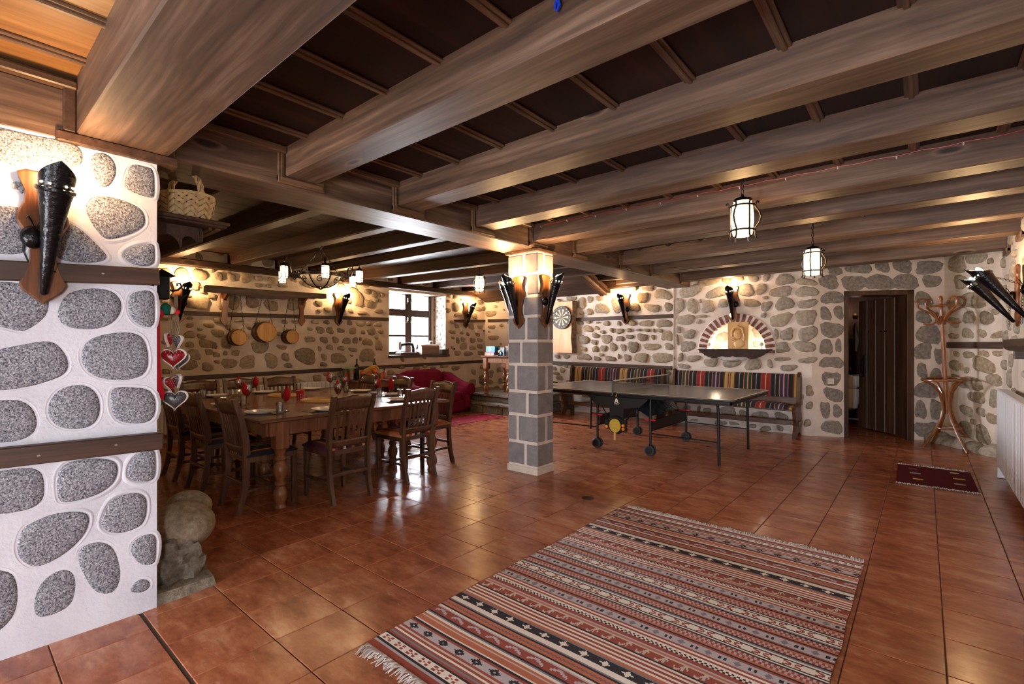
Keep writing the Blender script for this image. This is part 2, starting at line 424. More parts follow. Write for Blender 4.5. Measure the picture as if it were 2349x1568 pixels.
MT['glass_lit'] = emis('lit_amber_glass', (1, .60, .25, 1), 13, 'fff0d0')
def glassmat(name, tint=(1, 1, 1, 1), refl=.12, rough=.02):
    t = NT(name); out = t.n['Material Output']; tr = t.node('ShaderNodeBsdfTransparent'); tr.inputs[0].default_value = tint
    gl = t.node('ShaderNodeBsdfGlossy'); gl.inputs['Roughness'].default_value = rough; mx = t.node('ShaderNodeMixShader')
    lw = t.node('ShaderNodeLayerWeight'); lw.inputs[0].default_value = .35
    t.link(t.mathop('ADD', t.mathop('MULTIPLY', lw.outputs['Fresnel'], .75), refl * .4), mx.inputs[0])
    t.link(tr.outputs[0], mx.inputs[1]); t.link(gl.outputs[0], mx.inputs[2]); t.link(mx.outputs[0], out.inputs[0]); return t.mat
MT['pane'] = glassmat('window_pane', (1, 1, 1, 1), .05)
MT['drink_glass'] = glassmat('clear_glass', (.95, .97, .97, 1), .5)
MT['frosted'] = plain('frosted_bowl', 'cfc6ba', .4)
#MT['net'] = glassmat('net_mesh', (.30, .30, .32, 1), .0, .8)
# ================================================================ THE SETTING
ZC, ZB, ZG = 2.60, 2.42, 2.36          # ceiling boards, beam soffit, girder soffit
XP, YP = -3.024, 0.727                 # near stone pier: face plane and far edge
XL, YBK, XR, YREAR = -8.0, 8.42, 0.72, -2.7
# ---------------------------------------------------------------- floor
floor = MB().box(XL - .7, 1.9, YREAR - .1, 11.2, -.12, -.0035).build('floor', MT['grout'], smooth=False)
tag(floor, 'terracotta tiled floor of the tavern room', None, None, 'structure')
p00 = atz(564, 1407)
tile_me = MB().cbox(-.1655, .1655, -.1655, .1655, -.010, 0, .0025).mesh('tile', MT['tile'], True, 20)
tiles = []
for j in range(-17, 14):
    for i in range(-13, 32):
        x = p00.x + (j + .5) * TILE; y = p00.y + (i + .5) * TILE
        if i < -1: x += .13; y -= .012
        if not (XL - .3 < x < 1.7 and YREAR < y < 10.6): continue
        d = (-_s * x + _c * y); r = (_c * x + _s * y)
        vis = d > .25
        if vis:
            u = CX + FPX * r / d; v = YH + FPX * CAMZ / d
            vis = -150 < u < 2500 and v < 1720 and not (x < XP - .1 and y < .6)
            if x < -1.95 + .0 and False: vis = False
            if -1.80 < x < -.42 and 1.4 < y < 3.55: vis = False        # wholly under the large rug
        tiles.append((d if vis else 99, x, y))
tiles.sort()
near = [t for t in tiles if t[0] < 90][:300]; rest = [t for t in tiles if t not in set(near)]
for d, x, y in near:
    place('tile', tile_me, floor, (x, y, 0), (0, 0, random.choice((0, pi / 2, pi, -pi / 2)) if False else 0))
mb = MB()
for d, x, y in rest: mb.box(x - .1655, x + .1655, y - .1655, y + .1655, -.010, 0)
tag(mb.build('tile_field', MT['tile'], floor, smooth=False), 'terracotta tiles seen farther off and around the camera', None, None, 'stuff')
dp = atz(1348, 1142)
MB().lathe([(.0, .001), (.045, .001), (.05, .003), (.055, .002)], 20).build('floor_drain', MT['iron'], floor, loc=dp)

# ---------------------------------------------------------------- walls and their stones
class Wall:
    """a plane wall from plan point a to b; local x runs along it, local y points into the room, local z up"""
    def __init__(s, name, a, b, inside, zmax, mat, label, holes=(), parent=None, zmin=-.03):
        a, b = V(a).to_2d(), V(b).to_2d(); d = (b - a).normalized(); n = V((-d.y, d.x))
        if n.dot(V(inside).to_2d() - a) < 0: a, b = b, a; d = -d; n = -n
        s.o = V((a.x, a.y, 0)); s.d = V((d.x, d.y, 0)); s.n = V((n.x, n.y, 0)); s.L = (b - a).length; s.zmax = zmax
        s.rot = atan2(d.y, d.x); s.placed = []; s.block = []
        mb = MB(); xs = sorted({0, s.L, *[v for h in holes for v in h[:2]]}); zs = sorted({zmin if parent is None else 0.0, zmax, *[v for h in holes for v in h[2:]]})
        st = .14
        for i in range(len(xs) - 1):
            for k in range(len(zs) - 1):
                xc, zc = (xs[i] + xs[i + 1]) / 2, (zs[k] + zs[k + 1]) / 2
                if any(h[0] < xc < h[1] and h[2] < zc < h[3] for h in holes): continue
                x0, x1, z0, z1 = xs[i], xs[i + 1], zs[k], zs[k + 1]; nx = max(1, int((x1 - x0) / st)); nz = max(1, int((z1 - z0) / st))
                def fn(u, v):
                    x, z = x0 + (x1 - x0) * u, z0 + (z1 - z0) * v
                    e = 0 if u in (0, 1) or v in (0, 1) else noise.noise(V((x * 2.1 + s.o.x * 5, z * 2.1, s.o.y * 3))) * .012
                    return (x, e, z)
                mb.grid(nx, nz, fn)
        s.obj = mb.build(name, mat, parent, loc=s.o, rot=(0, 0, s.rot), fix=False)
        if parent is None: tag(s.obj, label, None, None, 'structure')
        for h in holes: s.block.append((h[0] - .02, h[1] + .02, h[2] - .02, h[3] + .02))
    def hit(s, u, v):
        r = ray(u, v); o = V((0, 0, CAMZ)); t = (s.o - o).dot(s.n) / r.dot(s.n); p = o + r * t
        return (p - s.o).dot(s.d), p.z
    def pt(s, x, z, y=0.0): return s.o + s.d * x + s.n * y + V((0, 0, z))
    def w(s, u, v, y=0.0): x, z = s.hit(u, v); return s.pt(x, z, y)
    def strip(s, name, a, b, h, dep, mat, taper=None):
        """a batten between two photograph points a, b (its centre line)"""
        (x0, z0), (x1, z1) = s.hit(*a), s.hit(*b)
        if x0 > x1: x0, z0, x1, z1 = x1, z1, x0, z0
        L = hypot(x1 - x0, z1 - z0); an = atan2(z1 - z0, x1 - x0)
        o = MB().cbox(0, L, -.02, dep, -h / 2, h / 2, .005).build(name, mat, s.obj, loc=(x0, 0, z0), rot=(0, -an, 0))
        s.block.append((x0, x1, min(z0, z1) - h / 2, max(z0, z1) + h / 2)); return o
STONES = {}
def stone_shapes(key, mat, n=10, flat=.35):
    out = []; rg = random.Random(len(key) * 13 + n)
    for k in range(n):
        N = 14; ph = rg.random() * 9; sq = rg.uniform(2.4, 4.4); pts = []
        for i in range(N):
            t = 2 * pi * i / N; c, s_ = cos(t), sin(t)
            r = (abs(c) ** sq + abs(s_) ** sq) ** (-1 / sq) * (1 + .13 * sin(2 * t + ph) + .09 * sin(3 * t + ph * 2) + .05 * rg.uniform(-1, 1))
            pts.append((r * c * .5, r * s_ * .5))
        mx = max(abs(p[0]) for p in pts); mz = max(abs(p[1]) for p in pts); pts = [(p[0] * .5 / mx, p[1] * .5 / mz) for p in pts]
        vs = []; fs = []
        for sc_, y in ((1.04, -.5), (1.0, .15), (.86, .72), (.5, 1.0)):
            for i, p in enumerate(pts): vs.append((p[0] * sc_, y * (1 + (.22 * noise.noise(V((p[0] * 4 + k * 3, p[1] * 4, sc_ * 3))) if sc_ < 1 else 0)), p[1] * sc_))
        vs.append((0, 1.05, 0))
        for j in range(3):
            for i in range(N): i2 = (i + 1) % N; fs.append((j * N + i, (j + 1) * N + i, (j + 1) * N + i2, j * N + i2))
        for i in range(N): fs.append((3 * N + i, 4 * N, 3 * N + (i + 1) % N))
        out.append(MB().add(vs, fs).mesh('stone', mat, True, 75))
    STONES[key] = out
for k_, m_ in (('stone', 'stone'), ('arch', 'stone_arch'), ('paint', 'stone_paint'), ('pale', 'pale_rubble')): stone_shapes(k_, MT[m_])
def put_stone(w, x, z, sx, sz, key, rg, proud=.022, tilt=0, cnt=None):
    me = rg.choice(STONES[key]); fl = rg.choice((-1, 1))
    o = place('stone', me, w.obj, (x, 0, z), (0, tilt + (pi if rg.random() < .5 else 0), 0), (sx, proud * rg.uniform(.8, 1.4), sz))
    w.placed.append((x, z, sx / 2, sz / 2)); return o
def listed(w, tr, data, key, seed=1, proud=.022):
    """stones read off the photograph: centre x, y, width, height in a crop with origin tr[:2] and scale tr[2]"""
    rg = random.Random(seed)
    for zx, zy, zw, zh in data:
        u, v = tr[0] + zx * tr[2], tr[1] + zy * tr[2]; hw, hh = zw * tr[2] / 2, zh * tr[2] / 2
        x, z = w.hit(u, v); xa, _ = w.hit(u - hw, v); xb, _ = w.hit(u + hw, v); _, za = w.hit(u, v - hh); _, zb = w.hit(u, v + hh)
        if not (0 < x < w.L and -.02 < z < w.zmax): continue
        put_stone(w, x, z, abs(xb - xa) * 1.10, abs(za - zb) * 1.10, key, rg, proud, rg.uniform(-.12, .12))
def filler(w, box, key, smin, smax, tries, seed=3, gap=.022, proud=.02, maxn=120):
    rg = random.Random(seed); n = 0
    for k in range(tries):
        if n >= maxn: break
        f = 1 - k / tries; sx = rg.uniform(smin, smin + (smax - smin) * f); sz = sx * rg.uniform(.5, .95)
        x, z = rg.uniform(box[0], box[1]), rg.uniform(box[2], box[3])
        if z - sz / 2 < .005 or x - sx / 2 < .01 or x + sx / 2 > w.L - .01: continue
        if any(b[0] < x + sx / 2 and x - sx / 2 < b[1] and b[2] < z + sz / 2 and z - sz / 2 < b[3] for b in w.block): continue
        if any(((x - p[0]) / (sx / 2 + p[2] + gap)) ** 2 + ((z - p[1]) / (sz / 2 + p[3] + gap)) ** 2 < 1 for p in w.placed): continue
        put_stone(w, x, z, sx, sz, key, rg, proud, rg.uniform(-.2, .2)); n += 1

# left wall with the window (window opening y 5.72..7.28, sill 1.15)
WY0, WY1, WZ0, WZ1 = atx(893, 790, XL).y, atx(1022, 790, XL).y, 1.155, 2.43
wl = Wall('wall_left', (XL, YP), (XL, YBK), (0, 4), 2.78, MT['mortar'], 'long rubble stone wall with window, barrel rack and dark rails',
          holes=[(0, 0, 0, 0)] and [(YBK - WY1, YBK - WY0, WZ0, WZ1)])
for a, b in (((358, 716), (892, 732)), ((1041, 736), (1119, 736)),):
    wl.strip('rail', a, b, .062, .028, MT['rail'])
wl.strip('rail', (352, 871), (1125, 827), .062, .028, MT['rail'])
Z3 = (340, 560, .2384)
listed(wl, Z3, [(205,185,120,35),(425,215,60,40),(345,205,60,30),(150,270,130,80),(325,285,135,105),(500,295,140,95),(610,250,50,50),(745,248,95,45),(870,245,60,35),(680,310,80,70),(800,315,95,75),(940,318,120,105),(1025,265,60,40),(1150,275,160,40),(1065,330,90,50),(1195,345,75,60),(435,400,115,85),(525,460,50,30),(370,485,95,50),(615,500,75,50),(470,565,250,120),(700,560,80,120),(820,560,110,130),(1000,555,130,115),(1185,590,140,100),(1400,580,110,110),(1060,395,80,40),(1165,400,50,40),(1290,400,100,30),(1545,390,120,60),(1645,570,75,55),(1590,510,60,35),(1860,410,70,60),(1990,350,70,70),(1970,440,80,45),(2100,390,60,50),(2220,395,50,50),(2105,455,60,50),(2025,530,90,150),(1915,530,70,70),(2120,570,85,70),(2175,480,60,60),(2190,535,50,50),(2250,490,40,40),(1650,640,50,30),(1725,630,65,50),(1945,640,50,40),(1870,640,50,30),(2060,660,90,35),(2220,645,85,45),(400,710,60,30),(665,735,80,55),(585,780,110,45),(400,780,70,45),(150,720,110,40),(400,870,110,65),(670,855,125,80),(510,885,90,45),(495,820,50,30),(560,955,150,80),(400,965,80,55),(745,960,100,95),(635,975,55,60),(440,1060,120,100),(585,1035,75,60),(655,1062,70,50),(740,1045,45,45),(840,1045,75,55),(370,1150,200,120),(570,1180,115,85),(780,1145,150,90),(665,1130,60,35),(955,1135,145,125),(1075,985,160,120),(1285,990,100,45),(1185,1120,120,140),(1320,1085,75,80),(1345,1165,80,45),(1515,1075,200,160),(1650,1005,35,50),(1745,990,65,45),(1685,1155,70,45),(1690,1085,50,65),(1830,1100,150,105),(1855,1000,70,40),(1970,1015,85,40),(2110,1070,140,120),(1555,915,100,60),(1555,815,50,35),(1655,825,80,65),(1605,745,75,40),(1715,750,55,40),(1745,830,65,65),(1690,920,75,60),(1800,920,65,60),(1910,930,80,60),(1990,925,50,60),(2040,910,20,35),(2110,940,95,60),(2215,970,70,110),(1965,835,75,65),(1850,830,80,45),(1935,755,50,50),(2040,765,85,50),(2120,765,50,45),(2210,770,70,50),(2065,845,40,40),(2145,840,80,70),(2235,840,60,45),(2195,900,30,25),(875,735,80,30),(1310,745,60,40),(1415,745,70,35),(180,1225,90,50),(1625,1290,80,70),(1770,1290,80,50),(1715,1250,60,30),(1845,1255,50,60)], 'stone', 1, .03)
Z6 = (800, 600, .2424)
listed(wl, Z6, [(1005,330,45,40),(1095,300,45,25),(1015,430,55,85),(1180,345,45,40),(1130,380,50,40),(1245,385,50,40),(1215,445,70,35),(1280,445,45,40),(1190,515,50,50),(1295,515,40,40),(1035,500,70,35),(940,460,50,40),(1160,610,50,60),(1240,610,50,45),(1020,605,40,45),(985,570,50,30),(980,665,60,35),(1125,685,30,35),(1220,690,50,35),(1300,670,40,30),(1030,745,35,60),(1080,735,45,45),(1170,745,50,50),(1240,740,55,40),(1300,745,30,60),(985,720,30,25),(1085,800,65,65),(1170,815,65,45),(1240,800,50,45),(1130,870,85,45),(1030,865,55,50),(1250,865,60,40),(1010,1005,80,40),(905,985,70,35),(800,1010,60,40),(640,1010,70,40),(1180,1040,40,50),(1270,1000,60,40),(1260,1120,60,90),(720,990,50,30),(500,1000,60,30),(400,1050,80,50)], 'stone', 2, .028)
filler(wl, (.2, YBK - YP - .3, .05, .95), 'stone', .10, .30, 500, 5, .03, .026, 60)
filler(wl, (.2, YBK - YP - .3, 2.55, 2.75), 'stone', .10, .25, 200, 6, .03, .02, 30)
filler(wl, (.2, YBK - YP - .5, 1.0, 2.5), 'stone', .06, .14, 500, 8, .03, .022, 40)

# back wall (dart board, arch niche, benches)
ARC, ARR, ARZ = aty(1687, 800, YBK).x, .45, 1.285        # niche centre x, inner radius, springing height
wb = Wall('wall_back', (XL, YBK), (-1.28, YBK), (-4, 4), 2.78, MT['mortar_arch'], 'rubble stone back wall with brick arched niche and benches',
          holes=[(-1.28 - ARC - ARR, -1.28 - ARC + ARR, ARZ, ARZ + ARR)])
wb.strip('rail', (1318, 733), (1546, 724.5), .072, .03, MT['rail'])
wb.strip('rail', (1262, 831.5), (1542, 844), .072, .03, MT['rail'])
wb.strip('rail', (1120, 735), (1172, 734), .06, .03, MT['rail'])
wb.block.append((-1.28 - ARC - .64, -1.28 - ARC + .64, ARZ - .12, ARZ + .64))
Z7 = (1120, 560, .2041)
listed(wb, Z7, [(935,610,110,50),(1050,660,90,120),(1145,620,60,75),(1240,610,55,55),(1135,760,60,75),(1050,775,40,40),(1275,725,170,110),(1450,680,110,180),(1470,490,80,50),(1650,480,60,80),(1795,480,140,90),(1740,600,120,110),(1960,565,210,110),(1960,440,120,50),(1845,715,190,90),(2025,705,95,95),(1650,710,110,90),(800,630,50,25),(1035,885,65,40),(1125,875,60,35),(1235,880,40,20),(1330,890,75,55),(1470,890,45,55),(1620,885,95,65),(1775,890,160,65),(1975,890,190,90),(1120,950,115,75),(1220,940,55,45),(1000,980,50,60),(1285,985,55,40),(1390,965,45,55),(1480,975,80,60),(1585,965,60,45),(1690,965,60,30),(1785,965,80,40),(1865,970,30,45),(1935,970,65,45),(2010,1030,130,110),(1205,1025,80,60),(1075,1070,120,95),(1190,1100,70,60),(1330,1065,110,95),(1480,1060,90,55),(1590,1040,90,45),(1730,1045,115,80),(1855,1045,50,60),(1070,1175,80,50),(1205,1180,65,65),(1300,1170,70,65),(1405,1155,85,95),(1520,1160,65,80),(1630,1155,120,120),(1840,1150,190,75),(2035,1150,110,80),(1080,1265,150,65),(1225,1285,80,50),(1275,1240,55,35),(1375,1285,120,60),(1470,1260,30,55),(1565,1275,80,80),(1720,1275,160,105),(1960,1275,250,115),(880,1260,80,45),(780,1260,60,50),(810,1355,70,25),(745,1395,50,40),(835,1415,55,60),(765,1450,75,35),(800,1500,80,50),(880,1370,40,30),(30,780,120,60),(20,620,70,45),(60,1050,120,50),(40,930,90,40)], 'stone', 4, .03)
Z1 = (1540, 600, .1788)
listed(wb, Z1, [(465,255,280,110),(715,235,120,90),(885,215,85,70),(1050,215,140,90),(1220,205,105,90),(1455,230,245,140),(1730,260,280,90),(245,375,310,145),(590,395,290,130),(960,365,190,160),(1150,350,150,140),(1405,385,285,130),(1730,385,290,130),(100,560,130,185),(270,570,150,185),(470,575,175,160),(665,535,130,110),(870,530,35,90),(1030,530,215,100),(1210,460,75,45),(1220,570,150,125),(1450,540,245,165),(1740,540,250,110),(375,505,40,50),(180,745,230,130),(390,700,150,40),(355,770,70,55),(1185,685,80,65),(1400,745,310,165),(1720,715,270,195),(90,870,75,90),(230,930,160,120),(75,1000,50,130),(210,1085,190,130),(1345,925,65,130),(1485,930,165,155),(1745,925,240,190),(1425,1100,185,135),(1705,1085,300,140),(120,1225,80,110),(285,1240,185,85),(510,1290,180,115),(775,1305,240,95),(1050,1315,215,150),(1265,1310,75,110),(1425,1250,210,50),(1750,1265,240,75),(1500,1360,235,85),(1805,1375,160,125),(160,1340,160,60)], 'arch', 5, .026)
Z9 = (1500, 850, .1531)
listed(wb, Z9, [(490,575,120,110),(670,580,50,120),(800,600,120,90),(1110,600,240,130),(1340,650,120,130),(1595,675,250,130),(1910,690,200,120),(1000,780,180,80),(1200,790,150,50),(1475,825,130,60),(1675,865,170,80),(1890,860,110,80),(600,740,120,40),(2165,180,90,130),(2180,430,130,180),(2190,670,70,120),(2330,300,110,160),(2330,520,100,120),(2300,780,110,110)], 'arch', 6, .026)
filler(wb, (.1, wb.L - .1, .05, .8), 'arch', .10, .30, 500, 9, .03, .024, 60)
filler(wb, (.1, wb.L - .1, .8, 2.6), 'stone', .07, .16, 400, 10, .03, .022, 50)
# seam pilaster between the two kinds of walling
xs_, zs_ = wb.hit(1545, 760)
MB().cbox(xs_ - .012, xs_ + .006, -.02, .02, 0, 2.45, .008).build('plaster_seam', MT['mortar_arch'], wb.obj)

# angled door wall and its corner piece
DP0, DP1, DP2 = (-1.28, YBK), (.22, 9.21), (XR, 8.30)
_tmp = V((DP1[0] - DP0[0], DP1[1] - DP0[1])); DWL = _tmp.length
class _W: pass
def seg_hit(a, b, u, v):
    a, b = V(a), V(b); d = (b - a).normalized(); n = V((-d.y, d.x)); r = ray(u, v); t = a.dot(n) / (r.x * n.x + r.y * n.y); p = V((r.x * t, r.y * t)); return (p - a).dot(d), CAMZ + r.z * t
dl, _ = seg_hit(DP0, DP1, 1936, 800); dr, _ = seg_hit(DP0, DP1, 2094, 800); _, DTOP = seg_hit(DP0, DP1, 2015, 666)
wd = Wall('wall_door', DP0, DP1, (-2, 4), 2.78, MT['mortar_arch'], 'angled stone wall around the dark washroom doorway',
          holes=[(DWL - dr, DWL - dl, 0, DTOP)])
Z2 = (1860, 560, .3188)
listed(wd, Z2, [(170,190,110,75),(345,170,190,75),(515,155,105,85),(660,155,135,95),(850,165,190,95),(130,270,140,105),(310,280,170,105),(490,275,205,105),(680,270,180,105),(870,265,135,85),(155,385,165,85),(105,500,85,105),(200,490,70,100),(150,615,160,105),(110,740,90,105),(198,730,42,95),(145,850,170,80),(145,965,130,100),(165,1080,145,95),(105,1190,65,110),(190,1200,65,95),(155,1315,150,90),(810,395,140,105),(810,525,120,90),(850,650,180,130),(805,770,130,120),(920,805,60,110),(800,910,75,110),(900,940,80,95),(830,1050,170,110),(790,1190,90,130),(900,1190,90,140),(830,1330,170,100),(915,530,50,80)], 'paint', 7, .010)
wc = Wall('wall_corner', DP1, DP2, (-2, 4), 2.78, MT['mortar'], 'short stone wall in the corner behind the coat stand')
listed(wc, Z2, [(1050,145,130,120),(1190,100,160,80),(1390,100,95,80),(1080,270,90,100),(1210,250,95,140),(1295,120,40,40),(1155,405,190,110),(1320,380,90,90),(1010,435,60,80),(1035,560,85,75),(1140,525,85,85),(1265,530,105,100),(1330,485,60,40),(1395,535,75,90),(1030,660,70,40),(1130,640,95,75),(1235,640,65,60),(1360,650,130,50),(1050,790,40,40),(1135,795,80,50),(1245,785,70,40),(1350,785,70,40),(1035,870,75,80),(1085,880,30,55),(1125,905,30,45),(1240,870,160,110),(1395,870,90,100),(1145,1000,170,90),(1320,975,120,85),(1040,945,60,25),(1190,1100,120,80),(1330,1110,90,130),(1120,1195,90,70),(1225,1205,60,60),(1310,1255,90,70),(1170,1275,40,40),(1110,1330,100,110),(1240,1370,110,140)], 'stone', 8, .02)
wc.strip('rail', (2176, 791.5), (2312, 791.5), .085, .03, MT['rail'])
wr = Wall('wall_right', (XR, YREAR), (XR, 8.30), (-2, 4), 2.78, MT['mortar'], 'rough stone wall with radiator beside the viewer',
          holes=[(1.55, 1.95, .6, 1.9)])
filler(wr, (.1, wr.L - .1, .05, 2.5), 'pale', .10, .34, 900, 11, .04, .03, 170)

# near pier: white plaster with big flat granite stones
wp = Wall('wall_pier', (XP, YREAR), (XP, YP), (0, 0), 2.31, MT['pier_plaster'], 'white plastered pier set with large speckled granite stones')
def pier_stone(pts, tr):
    P = [wp.hit(tr[0] + x * tr[2], tr[1] + y * tr[2]) for x, y in pts]
    _cx = sum(p[0] for p in P) / len(P); _cz = sum(p[1] for p in P) / len(P); P = [(min(_cx + (p[0] - _cx) * 1.06, wp.L - .001) if True else 0, _cz + (p[1] - _cz) * 1.06) for p in P]; P = [(max(p[0], .002), p[1]) for p in P]
    # round the outline
    for _ in range(2):
        Q = []
        for i in range(len(P)):
            a, b = P[i], P[(i + 1) % len(P)]; Q += [(a[0] * .75 + b[0] * .25, a[1] * .75 + b[1] * .25), (a[0] * .25 + b[0] * .75, a[1] * .25 + b[1] * .75)]
        P = Q
    n = len(P); cx = sum(p[0] for p in P) / n; cz = sum(p[1] for p in P) / n
    def ring(sh, y): return [(p[0] + (cx - p[0]) / (hypot(cx - p[0], cz - p[1]) or 1) * sh, y, p[1] + (cz - p[1]) / (hypot(cx - p[0], cz - p[1]) or 1) * sh) for p in P]
    vs = ring(-.0, -.01) + ring(.002, .002) + ring(.012, .006) + ring(.045, .0085) + [(cx, .0095, cz)]; fs = []
    for j in range(3):
        for i in range(n): i2 = (i + 1) % n; fs.append((j * n + i, (j + 1) * n + i, (j + 1) * n + i2, j * n + i2))
    for i in range(n): fs.append((3 * n + i, 4 * n, 3 * n + (i + 1) % n))
    s_ = MB().add(vs, fs).build('stone', MT['granite'], wp.obj, angle=75)
    # the raised plaster collar around the stone
    vs = ring(-.024, -.003) + ring(-.013, .0015) + ring(-.006, .0025) + ring(.0, -.004); fs = []
    for j in range(3):
        for i in range(n): i2 = (i + 1) % n; fs.append((j * n + i, (j + 1) * n + i, (j + 1) * n + i2, j * n + i2))
    MB().add(vs, fs).build('plaster_collar', MT['pier_plaster'], s_, angle=75)
PA, PB = (0, 280, .3316), (0, 780, .5024)
for pts in ([(-300,-10),(0,40),(200,90),(480,140),(560,200),(550,310),(420,330),(250,310),(100,320),(0,270),(-200,250)],[(650,215),(740,220),(800,290),(800,380),(740,455),(670,430),(625,350),(625,270)],[(905,290),(1000,310),(1062,330),(1066,500),(1050,525),(930,490),(855,450),(870,370)],[(590,570),(660,510),(800,525),(960,590),(1000,660),(980,740),(770,810),(700,780),(620,670)],[(-150,590),(0,585),(150,590),(190,700),(180,890),(100,910),(0,905),(-150,890)],[(120,400),(160,390),(180,450),(160,520),(115,480)],[(440,680),(560,740),(690,870),(740,930),(690,965),(520,970),(400,940),(370,880),(430,760)],[(920,860),(1060,835),(1068,900),(1064,990),(960,995),(880,960),(850,910)],[(460,1180),(620,1150),(760,1165),(830,1230),(830,1320),(760,1400),(620,1440),(460,1420),(400,1360),(400,1290)],[(910,1180),(1060,1160),(1068,1300),(1062,1420),(950,1400),(890,1330),(885,1240)],[(-120,1110),(150,1115),(330,1200),(340,1290),(300,1370),(160,1450),(60,1420),(-120,1390)]): pier_stone(pts, PA)
PX = (0, 0, 1)
for pts in ([(190,790),(230,768),(310,762),(335,790),(338,850),(300,870),(230,868),(190,840)],[(-60,815),(60,790),(120,780),(150,815),(155,845),(135,865),(50,890),(-60,895)]): pier_stone(pts, PX)
for pts in ([(230,270),(290,215),(390,205),(445,250),(455,330),(420,390),(330,405),(260,390),(220,340)],[(505,225),(560,215),(704,225),(706,370),(570,380),(510,340)],[(-120,290),(70,270),(140,300),(170,370),(150,430),(60,465),(-120,470)],[(-120,620),(80,582),(180,590),(200,650),(195,735),(110,780),(-120,800)],[(265,575),(400,540),(520,550),(535,600),(510,660),(430,710),(300,740),(265,720)],[(590,560),(640,510),(704,495),(710,560),(706,640),(620,645),(580,620)],[(480,780),(520,720),(620,695),(668,720),(665,800),(640,850),(530,885),(460,850)],[(95,880),(130,840),(250,790),(380,785),(405,820),(380,890),(300,970),(180,1035),(110,1010),(80,960)],[(360,960),(420,925),(500,930),(545,1000),(555,1080),(520,1155),(440,1155),(390,1100),(360,1020)],[(600,930),(650,890),(712,885),(714,960),(706,1020),(640,1025),(600,980)],[(580,1150),(620,1090),(680,1090),(685,1130),(640,1155)],[(160,1140),(220,1070),(300,1040),(345,1070),(350,1140),(320,1220),(190,1270),(150,1240)],[(-160,1060),(40,1050),(80,1110),(85,1190),(50,1280),(-60,1360)]): pier_stone(pts, PB)
r1 = wp.strip('rail', (-60, 618), (362, 636), .085, .035, MT['rail'])
r2 = wp.strip('rail', (-60, 1054), (368, 1008), .085, .055, MT['rail'])
for (u, v), y in (((233, 628), .035), ((260, 1017), .055), ((85, 1041), .055)):
    x, z = wp.hit(u, v); MB().lathe([(.007, 0), (.006, .002), (.002, .0025)], 10).build('screw', MT['chrome'], wp.obj, loc=(x, y, z), rot=(-pi / 2, 0, 0))
# plaster rubble foot along the floor
# back of the pier: fireplace wall facing the dining corner
wf = Wall('wall_fireplace', (XP, YP), (XL, YP), (-5, 3), 2.78, MT['plain_plaster'], 'plaster wall of the fireplace behind the stone pier')
# rear wall behind the viewer with its windows
wq = Wall('wall_rear', (XP, YREAR), (XR, YREAR), (-1, 0), 2.78, MT['plain_plaster'], 'plaster wall with two wide windows behind the viewer',
          holes=[(.95, 1.45, .15, 1.6), (2.35, 2.85, .15, 1.6)])
# reveals of the window openings
def reveal(w, x0, x1, z0, z1, dep, mat, name='reveal'):
    MB().box(x0 - .12, x0, -dep, -.002, z0 - .1, z1 + .1).box(x1, x1 + .12, -dep, -.002, z0 - .1, z1 + .1).box(x0, x1, -dep, -.002, z1, z1 + .12).box(x0, x1, -dep, -.002, z0 - .1, z0).build(name, mat, w.obj, smooth=False)
reveal(wr, 1.55, 1.95, .6, 1.9, .3, MT['plain_plaster']); reveal(wq, .95, 1.45, .15, 1.6, .3, MT['plain_plaster']); reveal(wq, 2.35, 2.85, .15, 1.6, .3, MT['plain_plaster'])
def simple_window(n, w, x0, x1, z0, z1, lab):
    t = tag(empty(f'window_{n}', w.pt((x0 + x1) / 2, z0, -.2), (0, 0, w.rot)), lab, None, None, 'structure'); h = (x1 - x0) / 2; H = z1 - z0
    MB().cbox(-h, -h + .07, -.03, .03, 0, H).cbox(h - .07, h, -.03, .03, 0, H).cbox(-h, h, -.03, .03, 0, .07).cbox(-h, h, -.03, .03, H - .07, H).cbox(-.05, .05, -.03, .03, 0, H).build('frame', MT['frame_wood'], t)
    for s_ in (-1, 1): MB().box(min(s_ * .05, s_ * (h - .07)), max(s_ * .05, s_ * (h - .07)), -.003, .003, .07, H - .07).build('pane', MT['pane'], t, smooth=False)
simple_window(2, wr, 1.55, 1.95, .6, 1.9, 'narrow wooden window in the right wall beside the viewer')
simple_window(3, wq, 2.35, 2.85, .15, 1.6, 'wooden window in the rear wall nearer the right corner')
simple_window(4, wq, .95, 1.45, .15, 1.6, 'wooden window in the rear wall nearer the pier')
portal('window_portal', (XR + .33, YREAR + 1.75, 1.25), (0, pi / 2, 0), 1.3, .4)
for xc in (1.2, 2.6):
    p = wq.pt(xc, .875, -.34); portal('window_portal', p, (pi / 2, 0, 0), .5, 1.45)

# ---------------------------------------------------------------- window 1 in the left wall
wy, WX = (WY0 + WY1) / 2, XL - .42
w1 = tag(empty('window_1', (WX, wy, WZ0)), 'dark wooden casement window with bright daylight in the left wall', None, None, 'structure')
hw = (WY1 - WY0) / 2 - .02 ; Hh = WZ1 - WZ0 - .04
